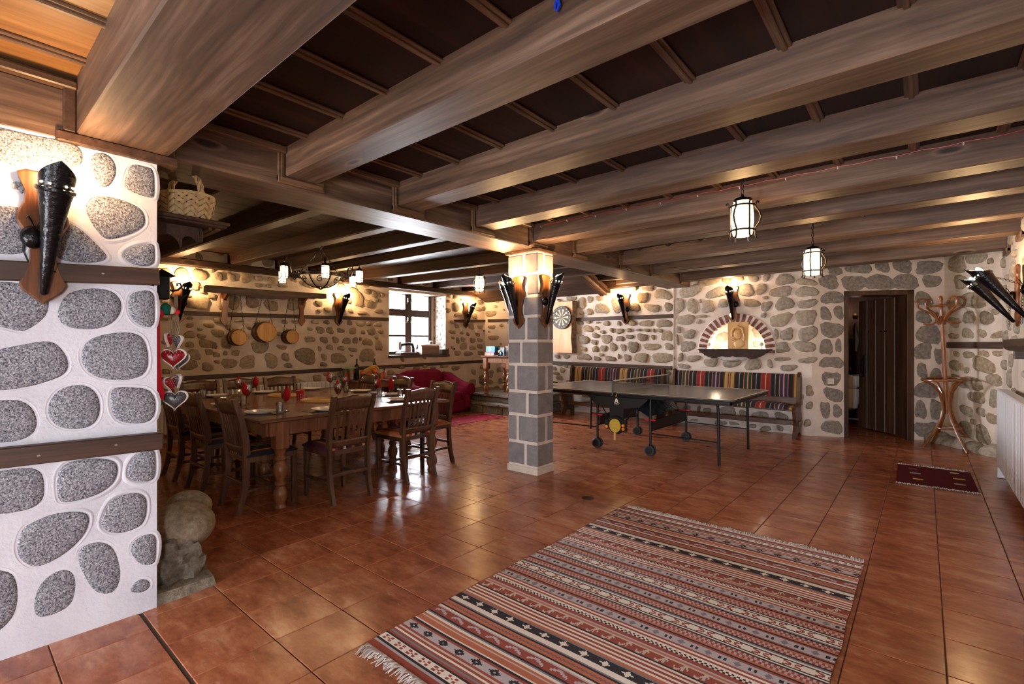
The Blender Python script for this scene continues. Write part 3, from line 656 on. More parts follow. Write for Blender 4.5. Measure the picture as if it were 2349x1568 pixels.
# frame measured on the window plane
fa, fb = atx(893 + 1.5, 700, WX).y - wy, atx(985, 700, WX).y - wy
mid = (atx(934, 700, WX).y - wy); zt = atx(935, 676, WX).z - WZ0; zm = atx(935, 718, WX).z - WZ0
fa = mid - (fb - mid)
MB().cbox(-.05, .05, fa - .02, fa + .07, 0, zt + .06).cbox(-.05, .05, fb - .07, fb + .02, 0, zt + .06).cbox(-.05, .05, fa, fb, zt - .01, zt + .08).cbox(-.05, .05, fa, fb, 0, .07).build('frame', MT['frame_wood'], w1)
MB().cbox(-.04, .045, mid - .085, mid + .085, .05, zt).build('mullion', MT['frame_wood'], w1)
MB().cbox(-.04, .04, fa + .05, fb - .05, zm - .075, zm + .075).build('transom', MT['frame_wood'], w1)
zb = atx(935, 770, WX).z - WZ0
MB().cbox(-.025, .03, fa + .05, mid - .07, zb - .022, zb + .022).cbox(-.025, .03, mid + .07, fb - .05, zb - .022, zb + .022).build('glazing_bar', MT['frame_wood'], w1)
for ya, yb in ((fa + .05, mid - .06), (mid + .06, fb - .05)):
    for za, zb2 in ((.05, zb - .02), (zb + .02, zm - .06), (zm + .06, zt)):
        MB().box(-.004, .004, ya, yb, za, zb2).build('pane', MT['pane'], w1, smooth=False)
for z_ in (zm + .22, zm - .18):
    for s_ in (-.045, .05): MB().cbox(.045, .06, mid + s_ - .012, mid + s_ + .012, z_ - .03, z_ + .03).tube([(.06, mid + s_, z_), (.085, mid + s_, z_ + .01), (.085, mid + s_, z_ + .09)], .008, 6).build('window_handle', MT['chrome'], w1)
# opening: outer walling closes around the frame
MB().box(XL - .60, WX + .05, WY0 - .25, wy + fa, WZ0 - .2, WZ1 + .2).box(XL - .60, WX + .05, wy + fb, WY1 + .25, WZ0 - .2, WZ1 + .2).box(XL - .60, WX + .05, WY0 - .2, WY1 + .2, WZ0 + zt + .06, WZ1 + .2).build('outer_walling', MT['mortar'], w1, smooth=False, loc=(-WX, -wy, -WZ0))
MB().box(XL - .50, XL - .02, WY0 - .12, WY1 + .12, WZ1, WZ1 + .12).build('lintel', MT['plate_wood'], w1, loc=(-WX, -wy, -WZ0))
wj = Wall('window_reveal', (XL - .45, WY1), (XL + .0, WY1), (XL, 4), WZ1 - WZ0, MT['mortar_arch'], '', parent=w1)
wj.obj.location = wj.o - V((WX, wy, WZ0)) + V((0, 0, WZ0))
filler(wj, (.03, wj.L - .03, .05, WZ1 - WZ0 - .05), 'pale', .06, .13, 400, 21, .012, .016, 60)
wk = Wall('window_reveal', (XL - .45, WY0), (XL + .0, WY0), (XL, 8), WZ1 - WZ0, MT['mortar_arch'], '', parent=w1)
wk.obj.location = wk.o - V((WX, wy, WZ0)) + V((0, 0, WZ0))
MB().cbox(XL - .46, XL + .045, WY0 - .03, WY1 + .09, WZ0 - .05, WZ0, .006).build('sill', MT['frame_wood'], w1, loc=(-WX, -wy, -WZ0))
portal('window_portal', (XL - .64, wy, (WZ0 + WZ1) / 2), (0, -pi / 2, 0), 1.35, 1.7)

# ---------------------------------------------------------------- door 1 and the washroom behind
dmat = M4.Translation(wd.o) @ RZ(wd.rot)
hx0, hx1 = DWL - dr, DWL - dl           # local x of the opening; hx0 is the right-hand jamb in the picture
d1 = tag(empty('door_1', wd.pt(0, 0), (0, 0, wd.rot)), 'dark plank washroom door standing half open in its frame', None, None, 'structure')
mb = MB()
mb.cbox(hx0 - .0, hx0 + .085, -.28, .03, 0, DTOP).cbox(hx1 - .05, hx1, -.28, .03, 0, DTOP).cbox(hx0, hx1, -.28, .03, DTOP - .07, DTOP).build('door_frame', MT['door_wood'], d1)
# leaf swung inwards: hinge at the right jamb
leaf_w = .70
ua = atan2(1, 1)
def _u(lx, ly):
    p = wd.pt(lx, 1.0, ly); f = -_s * p.x + _c * p.y; return CX + FPX * (_c * p.x + _s * p.y) / f
hgx, hgy = hx0 + .10, -.27
while _u(hgx, hgy) > 2056 and hgx < hx0 + .5: hgx += .005
leaf_a = min((abs(_u(hgx + leaf_w * cos(a), hgy - leaf_w * sin(a)) - 1970), a) for a in [q * .01 for q in range(5, 150)])[1]

leaf = empty('door_leaf', (hgx, hgy, 0.02), (0, 0, -leaf_a), d1)
nb = 4
for k in range(nb):
    MB().cbox(leaf_w * k / nb + .002, leaf_w * (k + 1) / nb - .002, -.045, 0, 0, DTOP - .1, .006).build('plank', MT['door_wood'], leaf)
for zz in (.25, DTOP - .45):
    MB().cbox(.02, leaf_w - .03, -.07, -.045, zz, zz + .11).build('ledge', MT['door_wood'], leaf)
hz = 1.0
MB().cbox(leaf_w - .15, leaf_w - .10, 0, .012, hz - .17, hz + .17).tube([(leaf_w - .125, .012, hz + .13), (leaf_w - .125, .055, hz + .11), (leaf_w - .125, .06, hz), (leaf_w - .125, .055, hz - .11), (leaf_w - .125, .012, hz - .13)], .010, 8).build('door_handle', MT['iron'], leaf)
for xx in (leaf_w * .25, leaf_w * .36, leaf_w * .7): MB().lathe([(.014, 0), (.012, .006), (.003, .008)], 10).build('nail', MT['iron'], leaf, loc=(xx, 0, DTOP - .6), rot=(-pi / 2, 0, 0))
# washroom shell
MB().box(hx0 - .5, hx1 + .5, -2.2, -2.1, 0, 2.6).box(hx0 - .6, hx0 - .5, -2.2, -.28, 0, 2.6).box(hx1 + .5, hx1 + .6, -2.2, -.40, 0, 2.6).box(hx0 - .6, hx1 + .6, -2.2, -.28, 2.6, 2.7).box(hx0 - .12, hx0, -.30, -.02, 0, 2.6).box(hx0 - .6, hx0, -.36, -.28, 0, 2.6).box(hx1, hx1 + .12, -.30, -.02, 0, 2.6).box(hx1, hx1 + .6, -.42, -.36, 0, 2.6).box(hx1, hx1 + .12, -.42, -.28, 0, 2.6).box(hx0, hx1, -.30, -.02, DTOP, 2.6).build('washroom_walls', plain('washroom_tile', '6a4c40', .4), d1, smooth=False)
# ---------------------------------------------------------------- ceiling
ceil = tag(empty('ceiling', (0, 0, 2.6)), 'dark boarded ceiling on heavy stained timber beams', None, None, 'structure')
CZ = V((0, 0, -2.6))
def cbuild(mb, name, mat): o = mb.build(name, mat, ceil); o.location = CZ; return o
BW = .21
# beams: (near edge at girder, near edge at right wall, width)
BEAMS = [(.412, .412, .362), (1.41, 1.42, .215), (2.27, 2.275, .215), (3.115, 3.12, .215), (3.955, 3.98, .215), (4.76, 4.70, .21), (5.88, 5.62, .21), (6.85, 6.55, .21), (7.98, 7.58, .21), (-.75, -.75, .25), (-1.9, -1.9, .25)]
XG0, XG1 = -3.51, -3.09
for ya, yb, w in BEAMS:
    L = XR + .05 - XG1; an = atan2(yb - ya, L)
    ZB = 2.335 if w > .3 else 2.42
    o = MB().cbox(-.02, hypot(L, yb - ya), 0, w, ZB, ZC + .01, .008).build('beam', MT['beam'], ceil)
    o.location = V((XG1, ya, 0)) + CZ; o.rotation_euler = (0, 0, an)
    t = empty('beam_trim', V((XG1, ya, 0)) + CZ, (0, 0, 0), ceil)
    MB().cbox(0, .022, -.045, 0, ZB - .04, ZC - .03, .004).cbox(0, .03, -.028, -.01, ZB - .03, ZC - .03, .003).build('trim_side', MT['batten'], t)
    MB().cbox(0, .022, w, w + .045, ZB - .04, ZC - .03, .004).build('trim_side', MT['batten'], t)
    MB().cbox(0, .024, -.045, w + .045, ZB - .048, ZB - .001, .004).cbox(0, .034, -.03, w + .03, ZB - .034, ZB - .012, .003).build('trim_bottom', MT['batten'], t)
    t2 = empty('beam_trim', V((XR, yb, 0)) + CZ, (0, 0, 0), ceil)
    MB().cbox(-.04, 0, -.05, w + .05, ZB - .06, ZB - .001, .006).cbox(-.03, 0, -.05, 0, ZB - .04, ZC - .03, .004).build('trim_bottom', MT['batten'], t2)
# girder on the pillar and the pier
cbuild(MB().cbox(XG0, XG1, YREAR, YBK + .05, ZG, ZC + .05, .01), 'girder', MT['girder'])
# cover boards over the pier top around the wide beam
mb = MB().cbox(XP - .1, XP + .035, .34, YP + .085, 2.286, 2.334, .006)
cbuild(mb, 'pier_cap_board', MT['rail'])
cbuild(MB().cbox(XG1 - .02, XP + .006, YREAR, .412, 2.30, 2.53, .006), 'fascia_board', MT['girder'])
cbuild(MB().cbox(XG1 - .02, XP + .05, YREAR, .412, 2.53, 2.565, .006), 'fascia_cornice', MT['batten'])
cbuild(MB().cbox(XG1 - .02, XP - .002, .40, YP, 2.30, 2.36, .006), 'pier_plate', MT['girder'])
cbuild(MB().cbox(XP - .05, XP + .03, .365, .411, 2.335, 2.535, .006), 'corner_post', MT['rail'])
# boards between battens
bx = [-.441 + .393 * k for k in range(-7, 4)]
for k in range(len(bx)):
    x0, x1 = bx[k] + .002, bx[k] + .391
    if x1 < XG1: continue
    cbuild(MB().cbox(max(x0, XG0), min(x1, XR + .1), .60, 9.5, ZC, ZC + .03, .004), 'board', MT['board'])
    cbuild(MB().cbox(max(x0, XG0), min(x1, XR + .1), YREAR - .1, .598, ZC, ZC + .03, .004), 'board', MT['board_light'])
ys = sorted((a, b, w) for a, b, w in BEAMS)
bays = [(YREAR, YREAR, ys[0][0], ys[0][1])] + [(ys[i][0] + ys[i][2], ys[i][1] + ys[i][2], ys[i + 1][0], ys[i + 1][1]) for i in range(len(ys) - 1)] + [(ys[-1][0] + ys[-1][2], ys[-1][1] + ys[-1][2], YBK, YBK)]
for q, (a0, a1, b0, b1) in enumerate(bays):
    for x in bx:
        if not XG1 + .05 < x < XR - .02: continue
        f = (x - XG1) / (XR - XG1); y0 = a0 + (a1 - a0) * f - .02; y1 = b0 + (b1 - b0) * f + .02
        mb = MB().cbox(x - .028, x + .028, y0, y1, ZC - .014, ZC, .004).cbox(x - .011, x + .011, y0, y1, ZC - .026, ZC - .012, .004)
        cbuild(mb, 'batten', MT['batten'])
    cbuild(MB().cbox(XG1, XG1 + .05, a0, b0, ZC - .045, ZC, .006), 'cornice_strip', MT['batten'])
cbuild(MB().box(XL - .7, 1.9, YREAR - .4, 11.3, 2.79, 2.9), 'upper_floor', MT['joist'])
# left half: older joists on a wall plate, boards above
ZJ, ZJT = 2.56, 2.72
JO = [(1.36, 1.42), (1.99, 2.16), (2.80, 2.97), (3.50, 3.68), (4.05, 4.22), (5.02, 5.38), (5.90, 6.28), (6.80, 7.20), (7.65, 8.05)]
for yl, yr in JO:
    L = hypot(XG0 - XL, yr - yl); an = atan2(yr - yl, XG0 - XL)
    mb = MB(); n = 10
    def fn_side(i): return .008 * noise.noise(V((i * 1.3, yl * 7, 2)))
    mb.cbox(0, L, 0, .15, ZJ, ZJT + .01, .012)
    o = mb.build('joist', MT['joist'], ceil); o.location = V((XL, yl, 0)) + CZ; o.rotation_euler = (0, 0, an)
for k in range(19):
    x0 = XL + k * .245; cbuild(MB().cbox(x0 + .001, x0 + .242, YP, YBK + .05, ZJT, ZJT + .03, .003), 'plank', MT['joist'])
cbuild(MB().cbox(XL, XL + .13, YP, YBK, 2.47, 2.57, .012), 'wall_plate', MT['plate_wood'])
cbuild(MB().cbox(XL, XG0, YBK - .12, YBK, 2.44, 2.58, .012), 'wall_plate', MT['joist'])
cbuild(MB().cbox(XG0 - .01, XG0 + .02, YP, YBK, ZC, 2.78, .004), 'girder_packing', MT['girder'])
# sloping boarded soffit over the dart board corner
SX = -4.86
for k in range(4):
    f0, f1 = k / 4, (k + 1) / 4; p = lambda f: (8.44 - .95 * f, 2.36 + .34 * f)
    (ya, za), (yb, zb_) = p(f0), p(f1)
    mb = MB().add([(XL + .05, ya, za), (SX, ya, za), (SX, yb - .0, zb_ - .003), (XL + .05, yb, zb_ - .003), (XL + .05, ya, za + .03), (SX, ya, za + .03), (SX, yb, zb_ + .027), (XL + .05, yb, zb_ + .027)],
                  [(0, 1, 2, 3), (4, 7, 6, 5), (0, 4, 5, 1), (1, 5, 6, 2), (2, 6, 7, 3), (3, 7, 4, 0)])
    cbuild(mb, 'soffit_board', MT['joist'])
for dx, mt, zz in ((0, 'joist', -.05), (.075, 'beam', -.04), (.15, 'joist', -.0)):
    a = (8.44, 2.36 + zz); b = (7.45, 2.715 + zz); x = SX + dx
    mb = MB().add([(x, a[0], a[1]), (x + .07, a[0], a[1]), (x + .07, b[0], b[1]), (x, b[0], b[1]), (x, a[0], a[1] + .07), (x + .07, a[0], a[1] + .07), (x + .07, b[0], b[1] + .07), (x, b[0], b[1] + .07)],
                  [(0, 1, 2, 3), (4, 7, 6, 5), (0, 4, 5, 1), (1, 5, 6, 2), (2, 6, 7, 3), (3, 7, 4, 0)])
    cbuild(mb, 'soffit_rafter', MT[mt])
cbuild(MB().cbox(-4.45, XG0, YBK - .16, YBK, 2.50, 2.60, .01).cbox(-4.45, XG0, YBK - .10, YBK, 2.44, 2.50, .01), 'stepped_plate', MT['beam'])
# fairy-light wire along a beam, blue ribbon hook
fl = tag(empty('fairy_light_wire', (0, 0, 2.5)), 'thin red wire of tiny unlit fairy lights pinned along a beam', 'fairy lights')
pts = []; 
for k in range(60):
    f = k / 59; x = XG1 + (XR - .1 - XG1) * f; y = 3.955 + (3.98 - 3.955) * f - .006
    pts.append((x, y, 2.575 - 2.5 - .010 * abs(sin(k * .9)) ))
MB().tube(pts, .0022, 5).build('wire', MT['red_plastic'], fl)
lp = MB().lathe([(.0, -.012), (.004, -.006), (.004, .004), (.002, .008)], 8).mesh('tiny_lamp', MT['white_plastic'])
for k in range(2, 60, 5): place('tiny_lamp', lp, fl, (pts[k][0], pts[k][1] - .004, pts[k][2] - .010), (.4, 0, 0))
rb = aty(1279, 12, 1.40)
MB().tube([(0, 0, .03), (.008, 0, 0), (.0, 0, -.02), (-.01, 0, -.004), (-.004, 0, .02)], .006, 6).build('ribbon_knot', plain('blue_ribbon', '1c3fc0', .35), loc=rb)
tag(bpy.data.objects['ribbon_knot'], 'bright blue ribbon knot hung on a ceiling beam', 'ribbon')

# ---------------------------------------------------------------- pillar of squared blocks
PX0, PX1, PY0, PY1 = -3.455, -3.05, 4.0, 4.29
pil = MB().box(PX0 + .008, PX1 - .008, PY0 + .008, PY1 - .008, 0, ZG).build('pillar', MT['mortar_arch'], smooth=False)
tag(pil, 'square pillar of grey stone blocks carrying the girder', None, None, 'structure')
CZS = [2.33, 2.105, 1.87, 1.658, 1.398, 1.15, .863, .615, .326, .075]
JL = [.54, .62, .5, .62, .45, .27, .66, .33, .6]; JR = [.43, .3, None, .7, None, .55, None, .52, None]
for k in range(9):
    z1, z0 = CZS[k] - .012, CZS[k + 1] + .012; xm = PX0 + (PX1 - PX0) * JL[k]
    MB().cbox(PX0, xm - .012, PY0, PY1, z0, z1, .012).build('stone_block', MT['block'], pil)
    if JR[k]:
        ym = PY0 + (PY1 - PY0) * JR[k]
        MB().cbox(xm + .012, PX1, PY0, ym - .012, z0, z1, .012).build('stone_block', MT['block'], pil)
        MB().cbox(xm + .012, PX1, ym + .012, PY1, z0, z1, .012).build('stone_block', MT['block'], pil)
    else: MB().cbox(xm + .012, PX1, PY0, PY1, z0, z1, .012).build('stone_block', MT['block'], pil)
MB().cbox(PX0 - .004, PX1 + .004, PY0 - .004, PY1 + .004, 0, .07, .004).build('plaster_base', MT['mortar'], pil)
MB().cbox(PX0 - .02, PX1 + .02, PY0 - .02, PY1 + .02, ZG - .03, ZG, .004).build('cap_board', MT['batten'], pil)

# ---------------------------------------------------------------- arched niche of brick in the back wall
nz, nd = ARZ, .30
ni = tag(empty('niche', (ARC, YBK, ARZ)), 'arched wall niche edged with red bricks and lit inside', None, None, 'structure')
mb = MB(); n = 24
ring0 = [(ARR * cos(pi * i / n), 0, ARR * sin(pi * i / n)) for i in range(n + 1)]; ring1 = [(x, nd, z) for x, _, z in ring0]
mb.add(ring0 + ring1, [(i, i + 1, n + 2 + i, n + 1 + i) for i in range(n)]); mb.add(ring1, [tuple(range(n + 1))]); mb.add([(-ARR, 0, 0), (ARR, 0, 0), (ARR, nd, 0), (-ARR, nd, 0)], [(0, 1, 2, 3)])
mb.build('niche_lining', MT['mortar_arch'], ni, smooth=False)
# spandrels closing the square hole around the arch
for s_ in (-1, 1):
    m = 12; vs = [(s_ * ARR * cos(pi / 2 * i / m), 0, ARR * sin(pi / 2 * i / m)) for i in range(m + 1)] + [(s_ * ARR, 0, ARR)]
    MB().add(vs, [(i, i + 1, m + 1) for i in range(m)]).build('spandrel', MT['mortar_arch'], ni, smooth=False, fix=False)
NBK = 19
brick_me = MB().cbox(-.026, .026, -.020, .10, 0, .138, .003).mesh('brick', MT['brick'])
for i in range(NBK + 1):
    a = -.06 + (pi + .12) * i / NBK; o = place('brick', brick_me, ni, (ARR * cos(a) * .995, 0, ARR * sin(a) * .995), (0, -(a - pi / 2), 0))
mb = MB(); m = 40
vs = []
for r_, y_ in ((ARR + .002, -.015), (ARR + .142, -.015), (ARR + .16, .01)):
    vs += [(r_ * cos(-.08 + (pi + .16) * i / m), y_, r_ * sin(-.08 + (pi + .16) * i / m)) for i in range(m + 1)]
mb.add(vs, [(j * (m + 1) + i, j * (m + 1) + i + 1, (j + 1) * (m + 1) + i + 1, (j + 1) * (m + 1) + i) for j in range(2) for i in range(m)])
mb.build('brick_mortar', MT['mortar_arch'], ni)
rg = random.Random(5)
for sx, sz, w_, h_ in ((-.3, .2, .22, .2), (.3, .27, .26, .2), (.02, .38, .2, .12), (.28, .08, .2, .12), (-.1, .1, .18, .14), (-.38, .05, .12, .09)):
    place('stone', rg.choice(STONES['arch']), ni, (sx, nd, sz), (0, 0, pi), (w_, .018, h_))
# stone steps and platform in the corner
st = tag(empty('stone_steps', (-6.8, 7.1, 0)), 'rough grey flagstone steps and platform in the far corner', None, None, 'structure')
def slabs(name, x0, x1, y0, y1, z0, z1, n, seed):
    rg = random.Random(seed); xs = [x0] + sorted(x0 + (x1 - x0) * (i + rg.uniform(-.25, .25)) / n for i in range(1, n)) + [x1]
    for i in range(n):
        N = 8; pts = []
        a, b = xs[i] + .006, xs[i + 1] - .006
        top = [(a, z0), (b, z0), (b, z1 - rg.uniform(0, .012)), ((a + b) / 2, z1), (a, z1 - rg.uniform(0, .012))]
        MB().prism(top, y0 + rg.uniform(-.02, .02), y1, b=.012).build(name, MT['flag'], st, loc=(6.8, -7.1, 0))
slabs('step_riser', XL + .02, -5.75, 7.06, 8.35, .0, .15, 4, 1)
slabs('step_slab', XL + .02, -5.72, 7.03, 8.35, .155, .205, 3, 2)
slabs('step_riser', XL + .02, -5.80, 7.26, 8.38, .205, .31, 5, 3)
slabs('step_slab', XL + .02, -5.74, 7.21, 8.40, .315, .365, 3, 4)
# rubble foot of the corner wall
rf = tag(empty('wall_footing', (.5, 8.6, 0)), 'bulging white plastered rubble along the foot of the corner wall', None, None, 'structure')
for k in range(7):
    f = k / 6; x, y = .16 + .52 * f, 9.1 - .72 * f
    MB().ball(.16 + .02 * sin(k), .14, .10 + .03 * cos(k * 2), n=14, m=8, f=lambda p: p * (1 + .16 * noise.noise(p * 9 + V((k * 3, 0, 0))))).build('plaster_lump', MT['pale_rubble'], rf, loc=(x - .5, y - 8.6, .02))
# ================================================================ LAMPS
def sconce_mesh():
    half = [(0, 0), (.05, .055), (.062, .085), (.05, .115), (.036, .17), (.034, .24), (.052, .32), (.07, .37), (.066, .40), (.05, .45), (.047, .50), (.064, .56), (.066, .575), (.045, .59)]
    half = [(x * 1.25, z) for x, z in half]; o = half + [(-x, z) for x, z in half[::-1] if x > 0]
    return MB().prism(o, 0, .028, b=.009).mesh('plaque', MT['plaque'], True, 30)
PLQ = sconce_mesh()
def cone_parts():
    # hammered torch horn, local z along the horn, with a cut crown on top
    c = MB().lathe([(.005, 0), (.014, .01), (.024, .14), (.040, .32), (.055, .43), (.060, .452), (.067, .456), (.067, .470), (.059, .474)], 20, cap=False).mesh('horn', MT['hammered'], True, 40)
    n = 28; vs = []; fs = []
    for i in range(n):
        a = 2 * pi * i / n; aa = min(a, 2 * pi - a); h = .495 + .095 * max(0, 1 - aa / 1.9) - .012 * max(0, -cos(a)); f = (h - .47)
        for r_, z in ((.0575, .465), (.0575 + f * .10, h), (.0545 + f * .10, h), (.0545, .465)): vs.append((r_ * sin(a), r_ * cos(a), z))
    for i in range(n):
        i2 = (i + 1) % n
        for j in range(3): fs.append((i * 4 + j, i2 * 4 + j, i2 * 4 + j + 1, i * 4 + j + 1))
    cr = MB().add(vs, fs).mesh('crown', MT['hammered'], True, 40)
    b = MB().lathe([(.012, .455), (.015, .48), (.023, .505), (.021, .525), (.010, .543), (.0, .551)], 12).mesh('bulb', MT['bulb'])
    hl = MB().ball(.0045, .0045, .0045, None, 8, 6)
    return c, cr, b, hl.mesh('crown_glow_bead', MT['bulb'])
HORN, CROWN, BULB, GLOW_BEAD = cone_parts()
def holes(h):  # glowing beads imitate bulb light showing through the pierced crown
    for a in (-1.0, -.45, .45, 1.0): place('crown_glow_bead', GLOW_BEAD, h, (.0605 * sin(a), .0605 * cos(a), .487))
BOSS = MB().ball(.042, .034, .05, n=16, m=10).tube([(0, .02, .045), (.01, .03, .07), (.02, .04, .085)], .004, 5).mesh('boss', MT['hammered'])
def sconce(label, loc, rz, lean=(.0, .30), watts=14, bossx=-.05, chain=True, plaque=True, off=(0, .035, .04), scale=1.0):
    t = tag(empty('torch_sconce', loc, (0, 0, rz), None, (scale,) * 3), label, 'sconce', 'torch wall sconces')
    if plaque: place('plaque', PLQ, t)
    h = place('horn', HORN, t, off, (-lean[1], lean[0], 0)); place('crown', CROWN, h); place('bulb', BULB, h); holes(h)
    if bossx is not None:
        place('boss', BOSS, t, (bossx, .045, .29)); 
        if chain: MB().chain((bossx * .6, .05, .34), (off[0] + lean[0] * .34, off[1] + .34 * sin(lean[1]) - .02, .40), .010, .0022).build('chain', MT['iron'], t)
    bulb_light(h, (0, 0, .578), watts)
    return t
def on_wall(w, u, v): x, z = w.hit(u, v); return w.pt(x, z, .012), w.rot
for w, (u, v), lab, kw in (
    (wp, (97, 699), 'big black torch lamp on carved wooden plaque on the white stone pier', dict(lean=(-.06, .24), watts=8, bossx=.035)),
    (wl, (409, 742), 'torch lamp on the left wall just beyond the pier and hanging hearts', dict(lean=(-.1, .32), watts=20)),
    (wl, (775, 748), 'torch lamp on the left wall between barrel shelf and window', dict(lean=(-.1, .3), watts=22)),
    (wl, (1067, 753), 'torch lamp on the far wall between window and games table', dict(lean=(-.12, .3), watts=16)),
    (wb, (1437, 745), 'torch lamp on the back wall between dartboard and brick arch', dict(lean=(.05, .3), watts=18)),
    (wb, (1683, 739), 'torch lamp fixed above the lit brick arch niche', dict(lean=(.03, .3), watts=5.5))):
    p, rz = on_wall(w, u, v); sconce(lab, p, rz, **kw)
sconce('torch lamp on the window-facing broad face of the pillar', (-3.285, PY0 - .004, atx(1195, 754, -3.285).z), pi, lean=(.04, .27), watts=12, bossx=.045, scale=.95)
sconce('torch lamp on the narrow pillar face turned to the table tennis table', (PX1 + .004, PY0 + .115, 1.535), -pi / 2, lean=(0, .27), watts=12, bossx=.045, scale=.95)
sconce('torch lamp half hidden on the far side of the pillar', (PX0 - .004, PY0 + .14, 1.535), pi / 2, lean=(0, .27), watts=12, bossx=None, scale=.95)
# pair of torches on the right wall
for yy, lab in ((6.62, 'leaning black torch on the right wall, the smaller one farther from the viewer'), (5.82, 'leaning black torch on the right wall, the larger one at the picture edge')):
    ts = sconce(lab, (XR - .03, yy, 1.53), pi / 2, lean=(0, .60), watts=8, bossx=.03, chain=False)
    MB().chain((.03, .06, .33), (0, .22, .40), .010, .0022).build('chain', MT['iron'], ts); MB().chain((.03, .06, .26), (.03, .07, .0), .010, .0022).build('chain', MT['iron'], ts)
# wire from the pier torch
def wire(name, pts, label=None, parent=None, r=.0035, mat='cord', cat='cable'):
    o = MB().tube(pts, r, 6).build(name, MT[mat], parent)
    if label: tag(o, label, cat)
    return o
wp_pts = [wp.w(55, 505, .02), wp.w(52, 545, .012), wp.w(55, 580, .012), wp.w(66, 605, .012), wp.w(90, 618, .04), wp.w(124, 625, .04), wp.w(140, 636, .016), wp.w(170, 643, .012), wp.w(222, 645, .012), wp.w(275, 648, .012), wp.w(322, 649, .012), wp.w(352, 656, .012)]
cw = wire('lamp_cable', wp_pts, 'black lamp cable clipped along the rail on the white pier')
for u, v in ((222, 645), (322, 649)): MB().cbox(-.008, .008, -.005, .005, -.004, .010, .002).build('cable_clip', MT['white_plastic'], cw, loc=wp.w(u, v, .014), rot=(0, 0, wp.rot))

# ---- caged glass lanterns
def lantern_meshes():
    g = MB().lathe([(.0, .0), (.055, .0), (.062, .01), (.072, .09), (.072, .15), (.062, .225), (.05, .24), (.0, .245)], 18).mesh('glass', MT['glass_lit'])
    c = MB(); k = 6
    for z in (.035, .205): c.tube([(.082 * cos(2 * pi * i / 20), .082 * sin(2 * pi * i / 20), z) for i in range(20)], .0075, 6, closed=True)
    for i in range(k):
        a = 2 * pi * i / k; q = lambda r_, z: (r_ * cos(a), r_ * sin(a), z)
        pts = [q(.10, .222), q(.104, .232), q(.096, .238), q(.086, .225), q(.082, .2)] + ([q(.082, .035)] if i % 2 else [q(.105, .165), q(.118, .125), q(.105, .085), q(.082, .05), q(.082, .035)]) + [q(.082, .0), q(.09, -.022), q(.10, -.016)]
        c.tube(pts, .0065, 5)
    c.lathe([(.065, .238), (.05, .262), (.012, .275), (.010, .29)], 16)
    return g, c.mesh('cage', MT['iron'])
LG, LCG = lantern_meshes()
def lantern(label, loc, chain_to, rz=0, sc=1.0):
    t = tag(empty('cage_lantern', loc, (0, 0, rz), None, (sc,) * 3), label, 'lantern', 'caged lanterns hanging from the beams')
    place('glass', LG, t); place('cage', LCG, t)
    MB().chain((0, 0, .29), (0, 0, (chain_to - loc[2]) / sc), .013, .003).build('chain', MT['iron'], t)
    return t
def lz(u, v, y): return aty(u, v, y)
p = aty(1703, 541, 3.65); lantern('large caged glass lantern hanging nearest, above the big rug', (p.x, p.y, p.z), ZC, .3)
p = aty(1864, 630, 5.40); lantern('caged glass lantern hanging near the doorway', (p.x, p.y, p.z), ZC, .5)
p = aty(1100, 667, 5.75); lantern('small caged glass lantern hanging by the left window', (p.x, p.y, p.z), ZJT, .2)

# ---- chandelier over the dining table
chc = V((-5.60, 3.0, 0)); CHZ = 2.215
ch = thing('chandelier', 'wrought iron chandelier with frosted bowl over the dining table', 'chandelier', (chc.x, chc.y, CHZ))
MB().lathe([(.0, -.155), (.08, -.148), (.15, -.115), (.21, -.06), (.238, -.01), (.23, -.008), (.20, -.055), (.0, -.12)], 28).build('bowl', MT['frosted'], ch)
mb = MB()
for z, r_ in ((0, .245), (-.02, .242)): mb.tube([(r_ * cos(2 * pi * i / 32), r_ * sin(2 * pi * i / 32), z) for i in range(32)], .009, 6, closed=True)
for k in range(6):
    a = 2 * pi * k / 6; prof = [(.246, -.01), (.215, -.065), (.155, -.122), (.085, -.157), (.02, -.166)]
    mb.tube([(r_ * cos(a), r_ * sin(a), z) for r_, z in prof], .007, 5)
    # scroll between the ribs
    pts = []
    for q in range(16):
        th = q * .62; rr = .045 * (1 - q / 18); aa = a + pi / 6; lx = rr * cos(th); lz_ = rr * sin(th); R0 = .20
        pts.append(((R0 + lz_ * .55) * cos(aa) - lx * sin(aa), (R0 + lz_ * .55) * sin(aa) + lx * cos(aa), -.078 + lz_))
    mb.tube(pts, .005, 5)
mb.lathe([(.03, -.172), (.012, -.185), (.0, -.19)], 10)
mb.build('bowl_frame', MT['iron'], ch)
sl = MB().lathe([(.0, 0), (.034, 0), (.038, .01), (.038, .125), (.034, .13), (.0, .13)], 14).mesh('glass', MT['glass_chand'])
sc_ = MB()
for z in (.012, .04, .118): sc_.tube([(.042 * cos(2 * pi * i / 14), .042 * sin(2 * pi * i / 14), z) for i in range(14)], .0045, 4, closed=True)
for k in range(5):
    a = 2 * pi * k / 5; sc_.tube([(.042 * cos(a), .042 * sin(a), .13), (.042 * cos(a), .042 * sin(a), 0), (.05 * cos(a), .05 * sin(a), -.01)], .0045, 4)
sc_.lathe([(.045, .128), (.036, .15), (.012, .165), (.01, .18)], 12)
scm = sc_.mesh('cage', MT['iron'])
